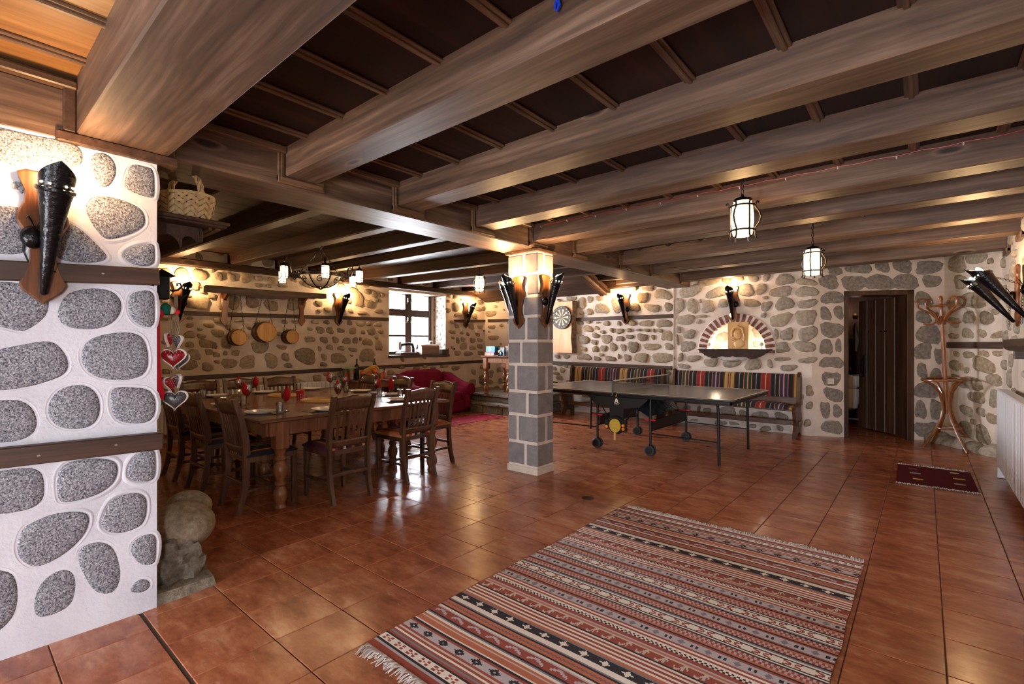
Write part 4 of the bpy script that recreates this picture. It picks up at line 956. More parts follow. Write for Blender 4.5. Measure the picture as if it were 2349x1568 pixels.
for k in range(6):
    a = 2 * pi * k / 6 + .66; ca, sa = cos(a), sin(a); P = lambda r_, z: (r_ * ca, r_ * sa, z)
    arm = MB().tube([P(.24, -.015), P(.29, -.03), P(.34, -.035), P(.38, -.02), P(.392, .03), P(.395, .09), P(.41, .125), P(.44, .138), P(.468, .125), P(.478, .09)], .008, 6).tube([P(.26, -.02), P(.29, .01), P(.32, .0), P(.31, -.02)], .006, 5).tube([P(.30, -.035), P(.32, -.06), P(.345, -.05)], .006, 5).build('arm', MT['iron'], ch)
    place('glass', sl, arm, P(.478, -.095)); place('cage', scm, arm, P(.478, -.095))
for k in range(3):
    a = 2 * pi * k / 3 + .4; MB().chain((.235 * cos(a), .235 * sin(a), .01), (0, 0, ZJ - CHZ - .02), .016, .0035).build('chain', MT['iron'], ch)
MB().tube([(.03 * cos(2 * pi * i / 14), 0, ZJ - CHZ - .015 + .03 * sin(2 * pi * i / 14)) for i in range(14)], .005, 5, closed=True).build('hook_ring', MT['chrome'], ch)
# niche spot lamps
for sx, lab in ((-.40, 'small spotlight at the bench end of the lit niche shelf'), (.40, 'small spotlight at the doorway end of the lit niche shelf')):
    t = thing('spotlight', lab, 'lamp', (ARC + sx, YBK - .06, ARZ + .008), 0, 'spotlights on the niche shelf')
    MB().tube([(0, 0, 0), (0, 0, .05)], .005, 6).lathe([(.018, 0), (.016, .006), (.006, .008)], 10).build('stem', MT['white_plastic'], t)
    MB().lathe([(.0, -.02), (.018, -.018), (.027, .0), (.029, .018), (.02, .02)], 14, T(0, 0, .07) @ RX(-1.2)).build('head', MT['white_plastic'], t)
    bulb_light(t, (-sx * .15, .16, .07), 4.5, .02, (1, .80, .55))
# ================================================================ FURNITURE
# ---- rugs
def hexl(h): return lin(h)
K = dict(r='a04e40', R='883c34', o='c47558', g='bcb4b8', G='85818a', k='2a272f', c='f0e6dc', b='d0c0b4', l='c0b8c2', p='c2aaa6', d='965646')
HALF = [('r',.034),('g',.012),('k',.012),('c!X',.040),('k',.010),('r',.012),('G',.010),('d',.012),('c',.010),('r',.012),('b',.010),('r',.012),('g!F',.044),('r',.012),('k',.012),('c',.008),('o',.030),('b',.008),('o',.012),('c',.014),('G',.008),('k',.010),
        ('r!B',.046),('l',.008),('c',.012),('k',.010),('o',.016),('G:',.012),('o',.014),('k',.010),('G',.008),('c',.028),('k!S',.046),('G',.010),('o',.018),('c',.012),('r',.012),('c',.012),('r',.014),('c',.012),('r',.012),('c',.012),('k',.010),
        ('r!M',.046),('b',.010),('o',.012),('l',.010),('r',.022),('k:',.020),('c',.012),('r',.012),('c',.012),('r',.012),('g!D',.046),('r',.012),('k',.010),('o',.012),('p:',.036),('k',.010),('c',.008),('k',.008),('c!X2',.038),('k',.008),('c',.010),('G',.010),('k',.010),('p:',.030),('o',.012),('k',.010),('r',.008)]
def motif(m, u, v):
    """u along the stripe within one repeat (-.5..5), v across (-1..1) -> True where the motif colour shows"""
    a, b = abs(u), abs(v)
    if m == 'X': return (abs(a - .22) < .10 and abs(b - .55) < .28) or (a < .09 and b < .25)
    if m == 'F': return (a * 3.2 + b < .95) and not (a < .05 and b < .18)
    if m == 'B': return abs(v - (.5 - 2.2 * abs(u + .05))) < .32 and a < .36
    if m == 'S': return (a * 4.2) ** .7 + b ** .7 < 1.02
    if m == 'M': return (abs(v - .8 * sin(u * 9)) < .3 and a < .33) or (abs(u - .12) < .05 and b < .6)
    if m == 'D': return (abs(a - .10) < .055 and b < .55)
    if m == 'X2': return abs(b - a * 2.6) < .3 and .04 < a < .30
    return False
MC = dict(X='r', F='k', B='l', S='c', M='b', D='k', X2='r')
def kilim(name, x0, x1, y0, y1):
    tot = sum(w for _, w in HALF); half = (y1 - y0 - .052) / 2; sc = half / tot
    seq = [(c, w * sc) for c, w in HALF]; full = seq + [('g!D', .052)] + seq[::-1]
    ed = [y0]
    for c, w in full: ed.append(ed[-1] + w)
    nx = 300; mb = MB(); cols = []
    dx = (x1 - x0) / nx
    rows = []
    for (c, w), ya in zip(full, ed):
        m = 7 if '!' in c else (2 if ':' in c else 1)
        for q in range(m): rows.append((ya + w * q / m, ya + w * (q + 1) / m, c, q, m))
    ys_ = [rows[0][0]] + [r_[1] for r_ in rows]; ny = len(rows)
    def wob(x, y): return y + .006 * noise.noise(V((x * 2.5, y * 1.5, 3))) * min(1, (y - y0) * 8, (y1 - y) * 8)
    vs = []
    for j, y in enumerate(ys_):
        for i in range(nx + 1):
            x = x0 + dx * i; e = .004 * noise.noise(V((y * 3, i // 400, 1)))
            edge = .007 * noise.noise(V((y * 4.0, 7 if i < nx / 2 else 9, 0)))
            xx = x + edge * (1 if i in (0, nx) else 0)
            z = .007 + .004 * noise.noise(V((x * 2.2, y * 2.2, 5))) + .003 * noise.noise(V((x * .8, y * 9, 2)))
            vs.append((xx, wob(x, y), max(z, .003)))
    fs = []
    for j in range(ny):
        ya, yb, c, q, m = rows[j]; base = lin(K[c[0]]); alt = None
        if '!' in c: mo = c.split('!')[1]; alt = lin(K[MC[mo]])
        for i in range(nx):
            fs.append((j * (nx + 1) + i, j * (nx + 1) + i + 1, (j + 1) * (nx + 1) + i + 1, (j + 1) * (nx + 1) + i))
            col = base
            if alt:
                rep = .105 if mo in ('F', 'S') else (.085 if mo in ('X', 'M') else .12); u = ((dx * i) / rep) % 1 - .5
                if motif(mo, u, (q + .5) / m * 2 - 1): col = alt
                elif mo == 'D' and abs(u) > .36 and abs((q + .5) / m * 2 - 1) + (.5 - abs(u)) * 6 < .9: col = lin(K['G'])
            elif ':' in c and (i // 2 + q) % 2: col = lin(K['c' if c[0] == 'k' else 'r'])
            cols.append(col)
    n0 = len(fs); mb.add(vs, fs)
    o = mb.build(name, MT['kilim'], fix=False); colour_faces(o, cols); return o
RX0, RX1, RY0, RY1 = -1.925, -.285, 1.255, 3.70
kl = kilim('kilim_rug', RX0, RX1, RY0, RY1)
tag(kl, 'large striped kilim rug in rust, cream and black with white fringe', 'rug')
def fringe(parent, x0, x1, y, sy, n, L, mat, off=(0, 0, 0), seed=1, z=.006, r=.003):
    rg = random.Random(seed); mb = MB()
    for i in range(n):
        x = x0 + (x1 - x0) * (i + .5) / n; cl = noise.noise(V((x * 6, seed, 0))); k = L * (.55 + .45 * rg.random()) * (1 + .3 * cl); dx = .5 * k * noise.noise(V((x * 5, seed * 3, 1))) + rg.uniform(-.012, .012)
        mb.tube([(x, y, z), (x + dx * .4, y + sy * k * .5, z + rg.uniform(0, .012)), (x + dx, y + sy * k, .003 + rg.uniform(0, .006))], [r, r * .9, r * .5], 4)
    o = mb.build('fringe', MT[mat], parent); o['kind'] = 'stuff'; o.location = off; return o
fringe(kl, RX0, RX1, RY0, -1, 330, .075, 'fringe', seed=2); fringe(kl, RX0 + .04, RX1, RY1, 1, 330, .075, 'fringe', seed=3)
def red_rug(name, label, c, w, l, rz, mat, marks, seed):
    t = thing(name, label, 'rug', c, rz)
    def fn(u, v):
        x, y = (u - .5) * w, (v - .5) * l; return (x, y, .006 + .003 * noise.noise(V((x * 4, y * 4, seed))))
    mb = MB().grid(24, 30, fn); mb.build('weave', MT[mat], t, fix=False)
    for x, y, mw, mh, cc in marks:
        MB().box(x - mw / 2, x + mw / 2, y - mh / 2, y + mh / 2, .004, .0105).build('woven_mark', plain('woven_mark', cc, .9, 0, 200, .4), t)
    fringe(t, -w / 2, w / 2, -l / 2, -1, 90, .05, 'fringe', seed=seed); fringe(t, -w / 2, w / 2, l / 2, 1, 90, .04, 'fringe', seed=seed + 1)
    return t
red_rug('wool_rug', 'small dark red rug with woven dashes before the coat stand', (.08, 6.585, 0), .60, .95, R(1), 'red_wool',
        [(-.17, .29, .07, .03, '5a3a40'), (-.15, .06, .09, .04, '9a8a80'), (-.13, -.21, .08, .03, 'b08a3c'), (.17, .33, .07, .03, 'a89a70'), (.19, .05, .09, .035, 'b08a40'), (.18, -.20, .08, .035, '9a8078')], 11)
red_rug('wool_rug', 'crimson rug lying on the floor before the wine red sofa', (-6.34, 6.2, 0), .62, 1.45, R(-2), 'crimson_wool',
        [(.12, .5, .06, .04, 'b08a50'), (-.1, .4, .05, .03, 'b08a50'), (.1, -.3, .06, .03, 'b08a50')], 14)

# ---- dining tables
def turned_leg(h=.735):
    mb = MB().cbox(-.056, .056, -.056, .056, h - .24, h, .010)
    prof = [(.030, .0), (.036, .012), (.030, .03), (.028, .05), (.037, .075), (.043, .11), (.040, .145), (.029, .175), (.025, .19), (.034, .205), (.034, .22), (.025, .235), (.029, .26), (.040, .29), (.044, .325), (.040, .36), (.028, .385), (.025, .40), (.035, .415), (.035, .43), (.026, .445), (.031, .47), (.040, .50)]
    s_ = (h - .24) / .50; return mb.lathe([(r_ * 1.32, z * s_) for r_, z in prof], 16).mesh('leg', MT['pine'])
TLEG = turned_leg()
def dining_table(label, x0, x1, y0, y1, legs):
    cx, cyy = (x0 + x1) / 2, (y0 + y1) / 2; t = thing('dining_table', label, 'table', (cx, cyy, 0), 0, 'dining tables pushed together'); w, l = (x1 - x0) / 2, (y1 - y0) / 2
    MB().cbox(-w + .001, w - .001, -l, l, .730, .762, .008).build('table_top', MT['walnut_top'], t)
    MB().cbox(-w + .07, -w + .095, -l + .1, l - .1, .61, .73).build('apron', MT['pine'], t); MB().cbox(w - .095, w - .07, -l + .1, l - .1, .61, .73).build('apron', MT['pine'], t)
    MB().cbox(-w + .1, w - .1, -l + .08, -l + .105, .61, .73).build('apron', MT['pine'], t); MB().cbox(-w + .1, w - .1, l - .105, l - .08, .61, .73).build('apron', MT['pine'], t)
    for lx, ly in legs: place('leg', TLEG, t, (lx - cx, ly - cyy, 0))
    return t
dining_table('dark dining table on turned legs next to the open floor', -4.86, -3.965, 1.63, 3.62, ((-4.075, 1.83), (-4.74, 2.08), (-4.045, 3.43), (-4.74, 3.43)))
dining_table('dark dining table on turned legs on the radiator side', -6.37, -4.862, 1.63, 3.62, ((-4.98, 2.08), (-6.02, 2.10), (-4.98, 3.43), (-6.02, 3.28)))
TZ = .762
# ---- chairs
STR = ['2b1a22', '1d1c24', '0f3a34', '1d1c24', 'a8863a', '7a2a26', 'b99a5a', '7a2a26', 'a8863a', '1d1c24', 'c8bcae', '1d1c24', '24304e', 'a0522c', '24304e', '1d1c24', '0f3a34', '1d1c24', '8a2430', 'b8a24a', '8a2430', '1d1c24']
STR2 = ['4a1626', '7a2430', 'b98a4a', '7a2430', '4a1626', '1c1a20', 'c0b0a0', '1c1a20', '4a1626', '96602c', '4a1626', '1c1a20', '5c1c2a', 'bfa25a', '5c1c2a', '1c1a20']
def cushion_mesh(w, d, h, stripes, name, nx=44, ny=14, along='x'):
    mb = MB()
    def prof(a): return max(0, 1 - abs(a) ** 5) ** .5
    def top(u, v):
        x, y = (u - .5), (v - .5); return (x * w, y * d, h * (.35 + .65 * prof(2 * x) * prof(2 * y)))
    mb.grid(nx, ny, top); nt = len(mb.f)
    def bot(u, v): x, y = (u - .5), (v - .5); return (x * w, -y * d, 0)
    mb.grid(nx, ny, bot)
    ns = nx
    for s_ in (0, 1):
        for i in range(nx): u0, u1 = i / nx, (i + 1) / nx; a, b = top(u0, s_), top(u1, s_); mb.add([a, b, (b[0], b[1], 0), (a[0], a[1], 0)], [(0, 1, 2, 3)])
        for j in range(ny): v0, v1 = j / ny, (j + 1) / ny; a, b = top(s_, v0), top(s_, v1); mb.add([a, b, (b[0], b[1], 0), (a[0], a[1], 0)], [(0, 1, 2, 3)])
    me = mb.mesh(name, MT['stripes'], True, 60); cols = []
    L = w if along == 'x' else d
    fr = []
    for k, sx in enumerate(stripes): fr.append(sx)
    for p in me.polygons:
        c = p.center; f = ((c.x if along == 'x' else c.y) / L + .5); cols.append(lin(stripes[max(0, min(len(stripes) - 1, int(f * len(stripes))))]))
    colour_faces(me, cols); return me
SEATS = [cushion_mesh(.43, .41, .05, STR, 'seat_pad', 44, 12), cushion_mesh(.43, .41, .05, STR2, 'seat_pad', 48, 12), cushion_mesh(.43, .41, .05, ['c07a4a', 'b8402e', 'd8a868', 'b8402e', 'e0c8a0', '1c1a20', 'c8bcae', '1c1a20', '1c1a20', '94281e', 'c07a4a', '94281e'], 'seat_pad', 48, 12)]
def post_pts(sx):
    # back post from foot to top: curves back at the foot and leans back above the seat
    return [(sx * .185, -.265, 0), (sx * .186, -.225, .14), (sx * .188, -.205, .30), (sx * .19, -.20, .46), (sx * .192, -.212, .60), (sx * .194, -.245, .76), (sx * .196, -.295, .925)]
def post_mesh(sx):
    mb = MB(); P = post_pts(sx); hw = .0165; vs = []
    for i, (x, y, z) in enumerate(P):
        d = .026 if .3 < z < .7 else .021
        vs += [(x - hw, y - d, z), (x + hw, y - d, z), (x + hw, y + d, z), (x - hw, y + d, z)]
    fs = [(3, 2, 1, 0), tuple(len(vs) - 4 + k for k in range(4))]
    for i in range(len(P) - 1):
        for k in range(4): k2 = (k + 1) % 4; fs.append((i * 4 + k, i * 4 + k2, (i + 1) * 4 + k2, (i + 1) * 4 + k))
    return mb.add(vs, fs).mesh('leg', MT['walnut'], True, 50)
POST = {s_: post_mesh(s_) for s_ in (-1, 1)}
FLEG = MB().prism([(-.019, .44), (.019, .44), (.014, 0), (-.014, 0)], -.019, .019, b=.003).mesh('leg', MT['walnut'])
def rail_curve(z0, z1top, w, y, thick, arch=0.0, bow=.028):
    mb = MB(); n = 12
    def f(u, v, s_):
        x = (u - .5) * w; b = bow * (1 - (2 * u - 1) ** 2); zt = z1top + arch * (cos((2 * u - 1) * pi) * .5 + .5) ** 1.0 + (0.012 * (abs(2 * u - 1) > .84) if arch else 0)
        z = z0 + (zt - z0) * v; return (x, y - b + s_ * thick / 2 - (z - z0) * .30, z)
    mb.grid(n, 3, lambda u, v: f(u, v, 1)); mb.grid(n, 3, lambda u, v: f(u, v, -1))
    for v in (0, 1):
        mb.grid(n, 1, lambda u, q: f(u, v, q * 2 - 1))
    for u in (0, 1): mb.grid(1, 3, lambda q, v: f(u, v, q * 2 - 1))
    bmv = mb.mesh('rail', MT['walnut'], True, 50); bm = bmesh.new(); bm.from_mesh(bmv); bmesh.ops.remove_doubles(bm, verts=bm.verts, dist=1e-5); bmesh.ops.recalc_face_normals(bm, faces=bm.faces); bm.to_mesh(bmv); bm.free(); return bmv
TOPR = rail_curve(.795, .905, .385, -.252, .024, .022); LOWR = rail_curve(.475, .535, .37, -.203, .022, 0, .012)
SLAT = []
for i in range(6):
    u = (i + 1) / 7; x0 = (u - .5) * .36; b0 = .012 * (1 - (2 * u - 1) ** 2); b1 = .028 * (1 - (2 * u - 1) ** 2)
    pts = [(x0, -.212 - b0, .52), (x0, -.222 - b0 - .008, .62), (x0 * 1.02, -.238 - (b0 + b1) / 2 - .004, .72), (x0 * 1.04, -.256 - b1, .81)]
    vs = []
    for x, y, z in pts: vs += [(x - .012, y - .005, z), (x + .012, y - .005, z), (x + .012, y + .005, z), (x - .012, y + .005, z)]
    fs = [(3, 2, 1, 0), (12, 13, 14, 15)] + [(i_ * 4 + k, i_ * 4 + (k + 1) % 4, (i_ + 1) * 4 + (k + 1) % 4, (i_ + 1) * 4 + k) for i_ in range(3) for k in range(4)]
    SLAT.append(MB().add(vs, fs).mesh('slat', MT['walnut'], True, 50))
SFR = MB().prism([(-.205, .405), (.205, .405), (.205, .45), (-.205, .45)], -.20, .205, b=.006).mesh('seat_frame', MT['walnut'])
STS = MB().cbox(-.011, .011, -.22, .19, .165, .19, .003).mesh('stretcher', MT['walnut']); STC = MB().cbox(-.18, .18, -.011, .011, .165, .19, .003).mesh('stretcher', MT['walnut'])
def chair(label, x, y, rz, pad=0):
    t = thing('dining_chair', label, 'chair', (x, y, 0), rz, 'slatted dining chairs around the long table')
    for s_ in (-1, 1):
        place('leg', POST[s_], t); place('leg', FLEG, t, (s_ * .185, .185, 0)); place('stretcher', STS, t, (s_ * .185, 0, 0))
    place('stretcher', STC, t, (0, .02, 0)); place('stretcher', STC, t, (0, -.222, .06)); place('seat_frame', SFR, t); place('seat_pad', SEATS[pad], t, (0, 0, .448))
    place('top_rail', TOPR, t); place('lower_rail', LOWR, t)
    for m in SLAT: place('slat', m, t)
    return t
chair('slatted dark chair at the table end, farthest back beside the hanging hearts', -5.86, 1.77, 0, 0)
chair('slatted dark chair at the table end, middle of the three backs', -5.15, 1.78, 0, 0)
chair('slatted dark chair at the table end, nearest the viewer by the turned leg', -4.35, 1.80, 0, 0)
chair('slatted dark chair on the open side of the table, left of two', -4.07, 2.33, pi / 2 + .02, 1)
chair('slatted dark chair on the open side of the table, right of two', -4.12, 3.12, pi / 2 + .06, 2)
chair('slatted chair at the sofa end of the table, catching window light', -4.37, 3.60, pi, 2)
chair('slatted chair at the far table end before the fruit bowl', -6.2, 3.78, pi, 1)
chair('slatted chair at the far table end half hidden before the sofa arm', -5.40, 3.78, pi, 1)
chair('slatted chair against the radiator, leftmost of three behind the table', -6.42, 2.04, -pi / 2, 0)
chair('slatted chair against the radiator, middle of three behind the table', -6.42, 2.51, -pi / 2, 0)
chair('slatted chair against the radiator, rightmost of three behind the table', -6.42, 3.0, -pi / 2, 1)

# ---- benches with striped upholstery
BS = [('17171c', 4), ('6a2a22', 1), ('a8904e', 3), ('7a3a26', 1), ('b9a28a', .6), ('7a3a26', 1), ('a8904e', 3), ('6a2a22', 1), ('17171c', 4), ('9a928a', .8), ('17171c', 4), ('c0702c', .8), ('143a2c', 2.5), ('7a3a26', .8), ('c0a890', .6), ('7a3a26', .8), ('143a2c', 2.5), ('c0702c', .8), ('17171c', 4), ('9a928a', .8), ('17171c', 4), ('7a3a26', 1), ('8a1622', 2.8), ('7a3a26', .8), ('c8a868', .6), ('7a3a26', .8), ('8a1622', 2.8), ('7a3a26', 1), ('17171c', 4), ('8a867e', .9), ('17171c', 3), ('c0702c', .8), ('1c2c54', 2.5), ('7a3a26', .8), ('c0a890', .6), ('7a3a26', .8), ('1c2c54', 2.5), ('c0702c', .8)]
def stripe_list(n, shift=0):
    out = []
    for c, w in BS: out += [c] * max(1, int(round(w * 1.6)))
    out = out[shift:] + out[:shift]
    while len(out) < n: out += out
    return out[:n]
def bench(label, xa, xb, yb, rz, shift):
    L = hypot(xb - xa, 0); t = thing('bench', label, 'bench', ((xa + xb) / 2, yb, 0), rz, 'striped wooden benches along the back wall'); h = L / 2
    # local: y = 0 at the wall side, -y towards the room
    end = [(-.44, 0), (-.30, 0), (-.27, .05), (-.22, .07), (-.13, .07), (-.09, .05), (-.06, 0), (.0, 0), (.0, .1), (-.02, .42), (.03, .62), (.045, .86), (.02, .93), (-.03, .95), (-.06, .92), (-.075, .86), (-.10, .60), (-.14, .50), (-.30, .46), (-.42, .46), (-.455, .42), (-.43, .36), (-.39, .26), (-.36, .18), (-.40, .1)]
    for s_ in (-1, 1):
        o = MB().prism(end, -.022, .022, RZ(pi / 2), b=.004).build('end_panel', MT['bench_wood'], t); o.location = (s_ * (h - .022), 0, 0); o.scale = (1, 1, 1)
        o.location.y = -.03
    MB().cbox(-h + .04, h - .04, -.44, -.10, .40, .425, .004).build('seat_board', MT['bench_wood'], t)
    MB().cbox(-h + .04, h - .04, -.09, -.065, .47, .60, .004, T(0, 0, 0)).build('back_board', MT['bench_wood'], t)
    MB().cbox(-h - .03, h + .03, -.24, -.20, .17, .24, .005).build('stretcher', MT['bench_wood'], t)
    N = int((L - .1) / .0095); me = cushion_mesh(L - .10, .37, .075, stripe_list(N, shift), 'seat_pad', N, 8); place('seat_pad', me, t, (0, -.275, .425))
    mb = cushion_mesh(L - .10, .35, .055, stripe_list(N, shift), 'back_pad', N, 8); place('back_pad', mb, t, (0, -.075, .745), (R(90 - 8), 0, 0))
    return t
B1a, B1b = -5.47, -3.50; B2a, B2b = -3.34, -1.40
bench('striped bench under the dartboard wall, behind the net', B1a, B1b, YBK - .05, 0, 0)
bench('striped bench under the brick arch niche, nearer the doorway', B2a, B2b, YBK - .05, 0, 26)

# ---- table tennis table
TX0, TX1, TY0, TY1, TTZ = -4.32, -1.55, 5.45, 7.03, .765
pt = thing('table_tennis_table', 'dark grey folding table tennis table with net and double wheels', 'table', ((TX0 + TX1) / 2, (TY0 + TY1) / 2, 0)); hx, hy = (TX1 - TX0) / 2, (TY1 - TY0) / 2
for s_ in (-1, 1):
    a, b = (-hx, -.004) if s_ < 0 else (.004, hx)
    tp = MB().cbox(a, b, -hy, hy, TTZ - .018, TTZ, .003).build('table_top', MT['table_top_pp'], pt)
    MB().box(a, b, -hy, -hy + .018, TTZ, TTZ + .0008).box(a, b, hy - .018, hy, TTZ, TTZ + .0008).box(a if s_ < 0 else b - .018, a + .018 if s_ < 0 else b, -hy, hy, TTZ, TTZ + .0008).build('edge_line', MT['white_line'], tp, smooth=False)
    MB().cbox(a + .01, b - .01, -hy + .01, -hy + .035, TTZ - .055, TTZ - .018).cbox(a + .01, b - .01, hy - .035, hy - .01, TTZ - .055, TTZ - .018).cbox(min(s_ * (hx - .035), s_ * (hx - .01)), max(s_ * (hx - .035), s_ * (hx - .01)), -hy + .01, hy - .01, TTZ - .055, TTZ - .018).build('rim', MT['black_paint'], tp)
    for sy in (-1, 1):
        # outer straight leg
        lx = s_ * (hx - .20); ly = sy * (hy - .20)
        MB().tube([(lx - s_ * .02, ly, TTZ - .03), (lx - s_ * .01, ly, .6), (lx, ly, 0)], .0155, 10).build('leg', MT['black_paint'], pt)
        # wheeled leg near the middle
        wx = s_ * .37; wy_ = sy * (hy - .20)
        lg = MB().tube([(wx, wy_, TTZ - .03), (wx, wy_, .075)], .0155, 10).build('leg', MT['black_paint'], pt)
        for q in (-1, 1):
            MB().lathe([(.0, -.014), (.058, -.014), (.064, -.008), (.064, .008), (.058, .014), (.0, .014)], 22, T(wx, wy_ + q * .032, .064) @ RX(pi / 2)).build('wheel', MT['rubber'], lg)
            MB().lathe([(.0, 0), (.048, 0), (.045, .004), (.012, .004), (.0, .006)], 18, T(wx, wy_ + q * .032 - .0145, .064) @ RX(pi / 2)).build('hub', MT['black_plastic'], lg)
    for q in (-1, 1): MB().tube([(s_ * (hx - .20), q * (hy - .20), .26), (s_ * .37, q * (hy - .20), .27)], .008, 6).build('brace', MT['black_paint'], pt)
    for q in (.30, .42): MB().tube([(s_ * .37, -hy + .20, q), (s_ * .37, hy - .20, q)], .011, 6).build('crossbar', MT['black_paint'], pt)
    MB().cbox(-.005, .005, -hy + .25, hy - .25, .30, .43, .002, T(s_ * .37, 0, 0)).build('skirt_plate', MT['black_plastic'], pt)
    MB().cbox(s_ * .37 - .07, s_ * .37 + .07, -hy + .19, -hy + .21, .425, .445, .004).build('lock_lever', MT['red_plastic'], pt)
    MB().cbox(s_ * .37 - .07, s_ * .37 + .07, hy - .21, hy - .19, .425, .445, .004).build('lock_lever', MT['red_plastic'], pt)
# undercarriage box and side shield with storage for bat and balls
mb = MB().add([(-.42, -hy + .03, TTZ - .06), (.42, -hy + .03, TTZ - .06), (.30, -hy + .03, TTZ - .17), (.10, -hy + .03, TTZ - .19), (.09, -hy + .03, .42), (-.09, -hy + .03, .42), (-.10, -hy + .03, TTZ - .19), (-.30, -hy + .03, TTZ - .17)], [(0, 1, 2, 3, 4, 5, 6, 7)])
vs = mb.v; mb.add([(x, y + .02, z) for x, y, z in vs], [(7, 6, 5, 4, 3, 2, 1, 0)]); n = 8; mb.f += [(i, (i + 1) % n, n + (i + 1) % n, n + i) for i in range(n)]; mb.m += [0] * n
mb.build('side_shield', MT['black_plastic'], pt, smooth=False)
MB().add([(.0, -hy + .08, TTZ - .06), (.30, -hy + .3, .46), (.30, hy - .3, .46), (.0, hy - .08, TTZ - .06)], [(0, 1, 2, 3)]).add([(.0, -hy + .08, TTZ - .064), (.30, -hy + .3, .456), (.30, hy - .3, .456), (.0, hy - .08, TTZ - .064)], [(3, 2, 1, 0)]).build('inner_panel', MT['blue_sheet'], pt, smooth=False, fix=False)
mb = MB().lathe([(.0, 0), (.115, 0), (.118, .006), (.105, .028), (.0, .03)], 22, T(0, -hy + .03, .36) @ RX(pi / 2)).cbox(.09, .15, -hy - .005, -hy + .035, .28, .43, .01).cbox(-.15, -.09, -hy - .005, -hy + .035, .30, .42, .01)
mb.build('bat_holder', MT['black_plastic'], pt)
for q in (-1, 1): MB().tube([(q * .30, -hy + .06, TTZ - .07), (q * .12, -hy + .06, .42)], .008, 6).build('strut', MT['black_paint'], pt)
# printed letter on the shield
lt = MB().add([(-.030, 0, -.02), (-.014, 0, -.02), (-.009, 0, -.006), (.009, 0, -.006), (.014, 0, -.02), (.030, 0, -.02), (.009, 0, .038), (-.009, 0, .038)], [(0, 1, 2, 7), (2, 3, 6, 7), (3, 4, 5, 6)]).add([(-.03, 0, -.034), (.03, 0, -.034), (.03, 0, -.026), (-.03, 0, -.026)], [(0, 1, 2, 3)])
lt.build('letter_mark', MT['white_line'], pt, smooth=False, loc=(0, -hy + .0285, TTZ - .115), fix=False)
ltd = MB().lathe([(.0, 0), (.0045, 0)], 8, RX(pi / 2)).build('letter_dot', MT['black_plastic'], pt, loc=(0, -hy + .0279, TTZ - .112), fix=False)
# net
nt = empty('net', (0, 0, TTZ), (0, 0, 0), pt)
mb = MB()
for k in range(1, 10): mb.box(-.001, .001, -hy - .06, hy + .06, .015 * k - .001, .015 * k + .001)
nn = 150
for k in range(nn + 1): y = -hy - .06 + (2 * hy + .12) * k / nn; mb.box(-.0007, .0007, y - .001, y + .001, .004, .148)
mb.build('net_mesh', MT['black_plastic'], nt, smooth=False, fix=False)['kind'] = 'stuff'
MB().cbox(-.004, .004, -hy - .06, hy + .06, .142, .156, .002).build('net_tape', MT['white_line'], nt)
for s_ in (-1, 1):
    MB().tube([(0, s_ * (hy + .07), .158), (0, s_ * (hy + .07), -.03)], .010, 8).cbox(-.02, .02, s_ * (hy + .045) - .03, s_ * (hy + .045) + .03, -.035, -.02).cbox(-.015, .015, s_ * (hy + .03) - .03, s_ * (hy + .03) + .03, -.004, .006).build('net_post', MT['black_paint'], nt)
# bat and balls stored on it
bt = thing('table_tennis_bat', 'yellow faced bat clipped under the table tennis table', 'bat', ((TX0 + TX1) / 2 + .02, TY0 - .045, .25))
MB().prism([(.078 * cos(2 * pi * i / 24), .085 * sin(2 * pi * i / 24) + .11) for i in range(24)], -.006, .006, b=.001).build('blade', plain('yellow_rubber', 'b89c34', .5), bt)
MB().cbox(-.014, .014, -.012, .012, -.07, .03, .005).build('handle', MT['carved'], bt)
for k, (dx, dz, lab) in enumerate(((.115, .115, 'orange ball in the upper holder beside the yellow bat'), (.115, .072, 'orange ball in the lower holder beside the yellow bat'), (-.11, .08, 'orange ball on the pillar side of the yellow bat'))):
    tag(MB().ball(.02, .02, .02, n=14, m=10).build('table_tennis_ball', MT['orange_ball'], loc=((TX0 + TX1) / 2 + dx, TY0 - .018, .25 + dz)), lab, 'ball', 'orange table tennis balls')
gp = atz(1262, 881, TTZ)
lf = MB().grid(12, 8, lambda u, v: ((u - .5) * .26, (v - .5) * .15 * sin(pi * min(1, max(.04, u))) ** .6, .012 + .035 * sin(pi * u) * (1 - (2 * v - 1) ** 2) + .015 * u)).build('cloth_cap', plain('olive_cloth', '5a6a34', .8, 0, 90, .2), loc=(gp.x, gp.y, TTZ), rot=(0, 0, .5))
tag(lf, 'crumpled olive green cap on the table tennis table by the pillar', 'cap')

# ---- sofa
def puff(w, d, h, r=.08, n=14, e=4.0, sag=0):
    mb = MB()
    def f(p):
        s = V((p.x, p.y, p.z)); m = (abs(s.x) ** e + abs(s.y) ** e + abs(s.z) ** e) ** (1 / e) or 1; k = 1 / m
        q = V((s.x * k * w / 2, s.y * k * d / 2, s.z * k * h / 2)); q += q.normalized() * .008 * noise.noise(q * 6); return q
    return mb.ball(1, 1, 1, n=28, m=18, f=f)
sf = thing('sofa', 'wine red fabric sofa under the window', 'sofa', (-7.44, 6.34, 0), -pi / 2)     # local x along wall, -y to the wall? front = +y
SW = 1.38
def spart(name, mb, loc, rot=(0, 0, 0)): return mb.build(name, MT['sofa'], sf, loc=loc, rot=rot, angle=80)
spart('base', puff(SW - .2, .82, .26, e=9), (0, -.02, .14)); 
spart('seat_cushion', puff(SW - .46, .74, .22, e=6), (0, .06, .335))
spart('backrest', puff(SW - .30, .30, .62, e=4.5), (0, -.34, .55), (R(12), 0, 0))
MB().tube([(0, -.20, .80), (0, -.17, .6), (0, -.14, .44)], .004, 5).build('back_seam', MT['sofa'], sf)
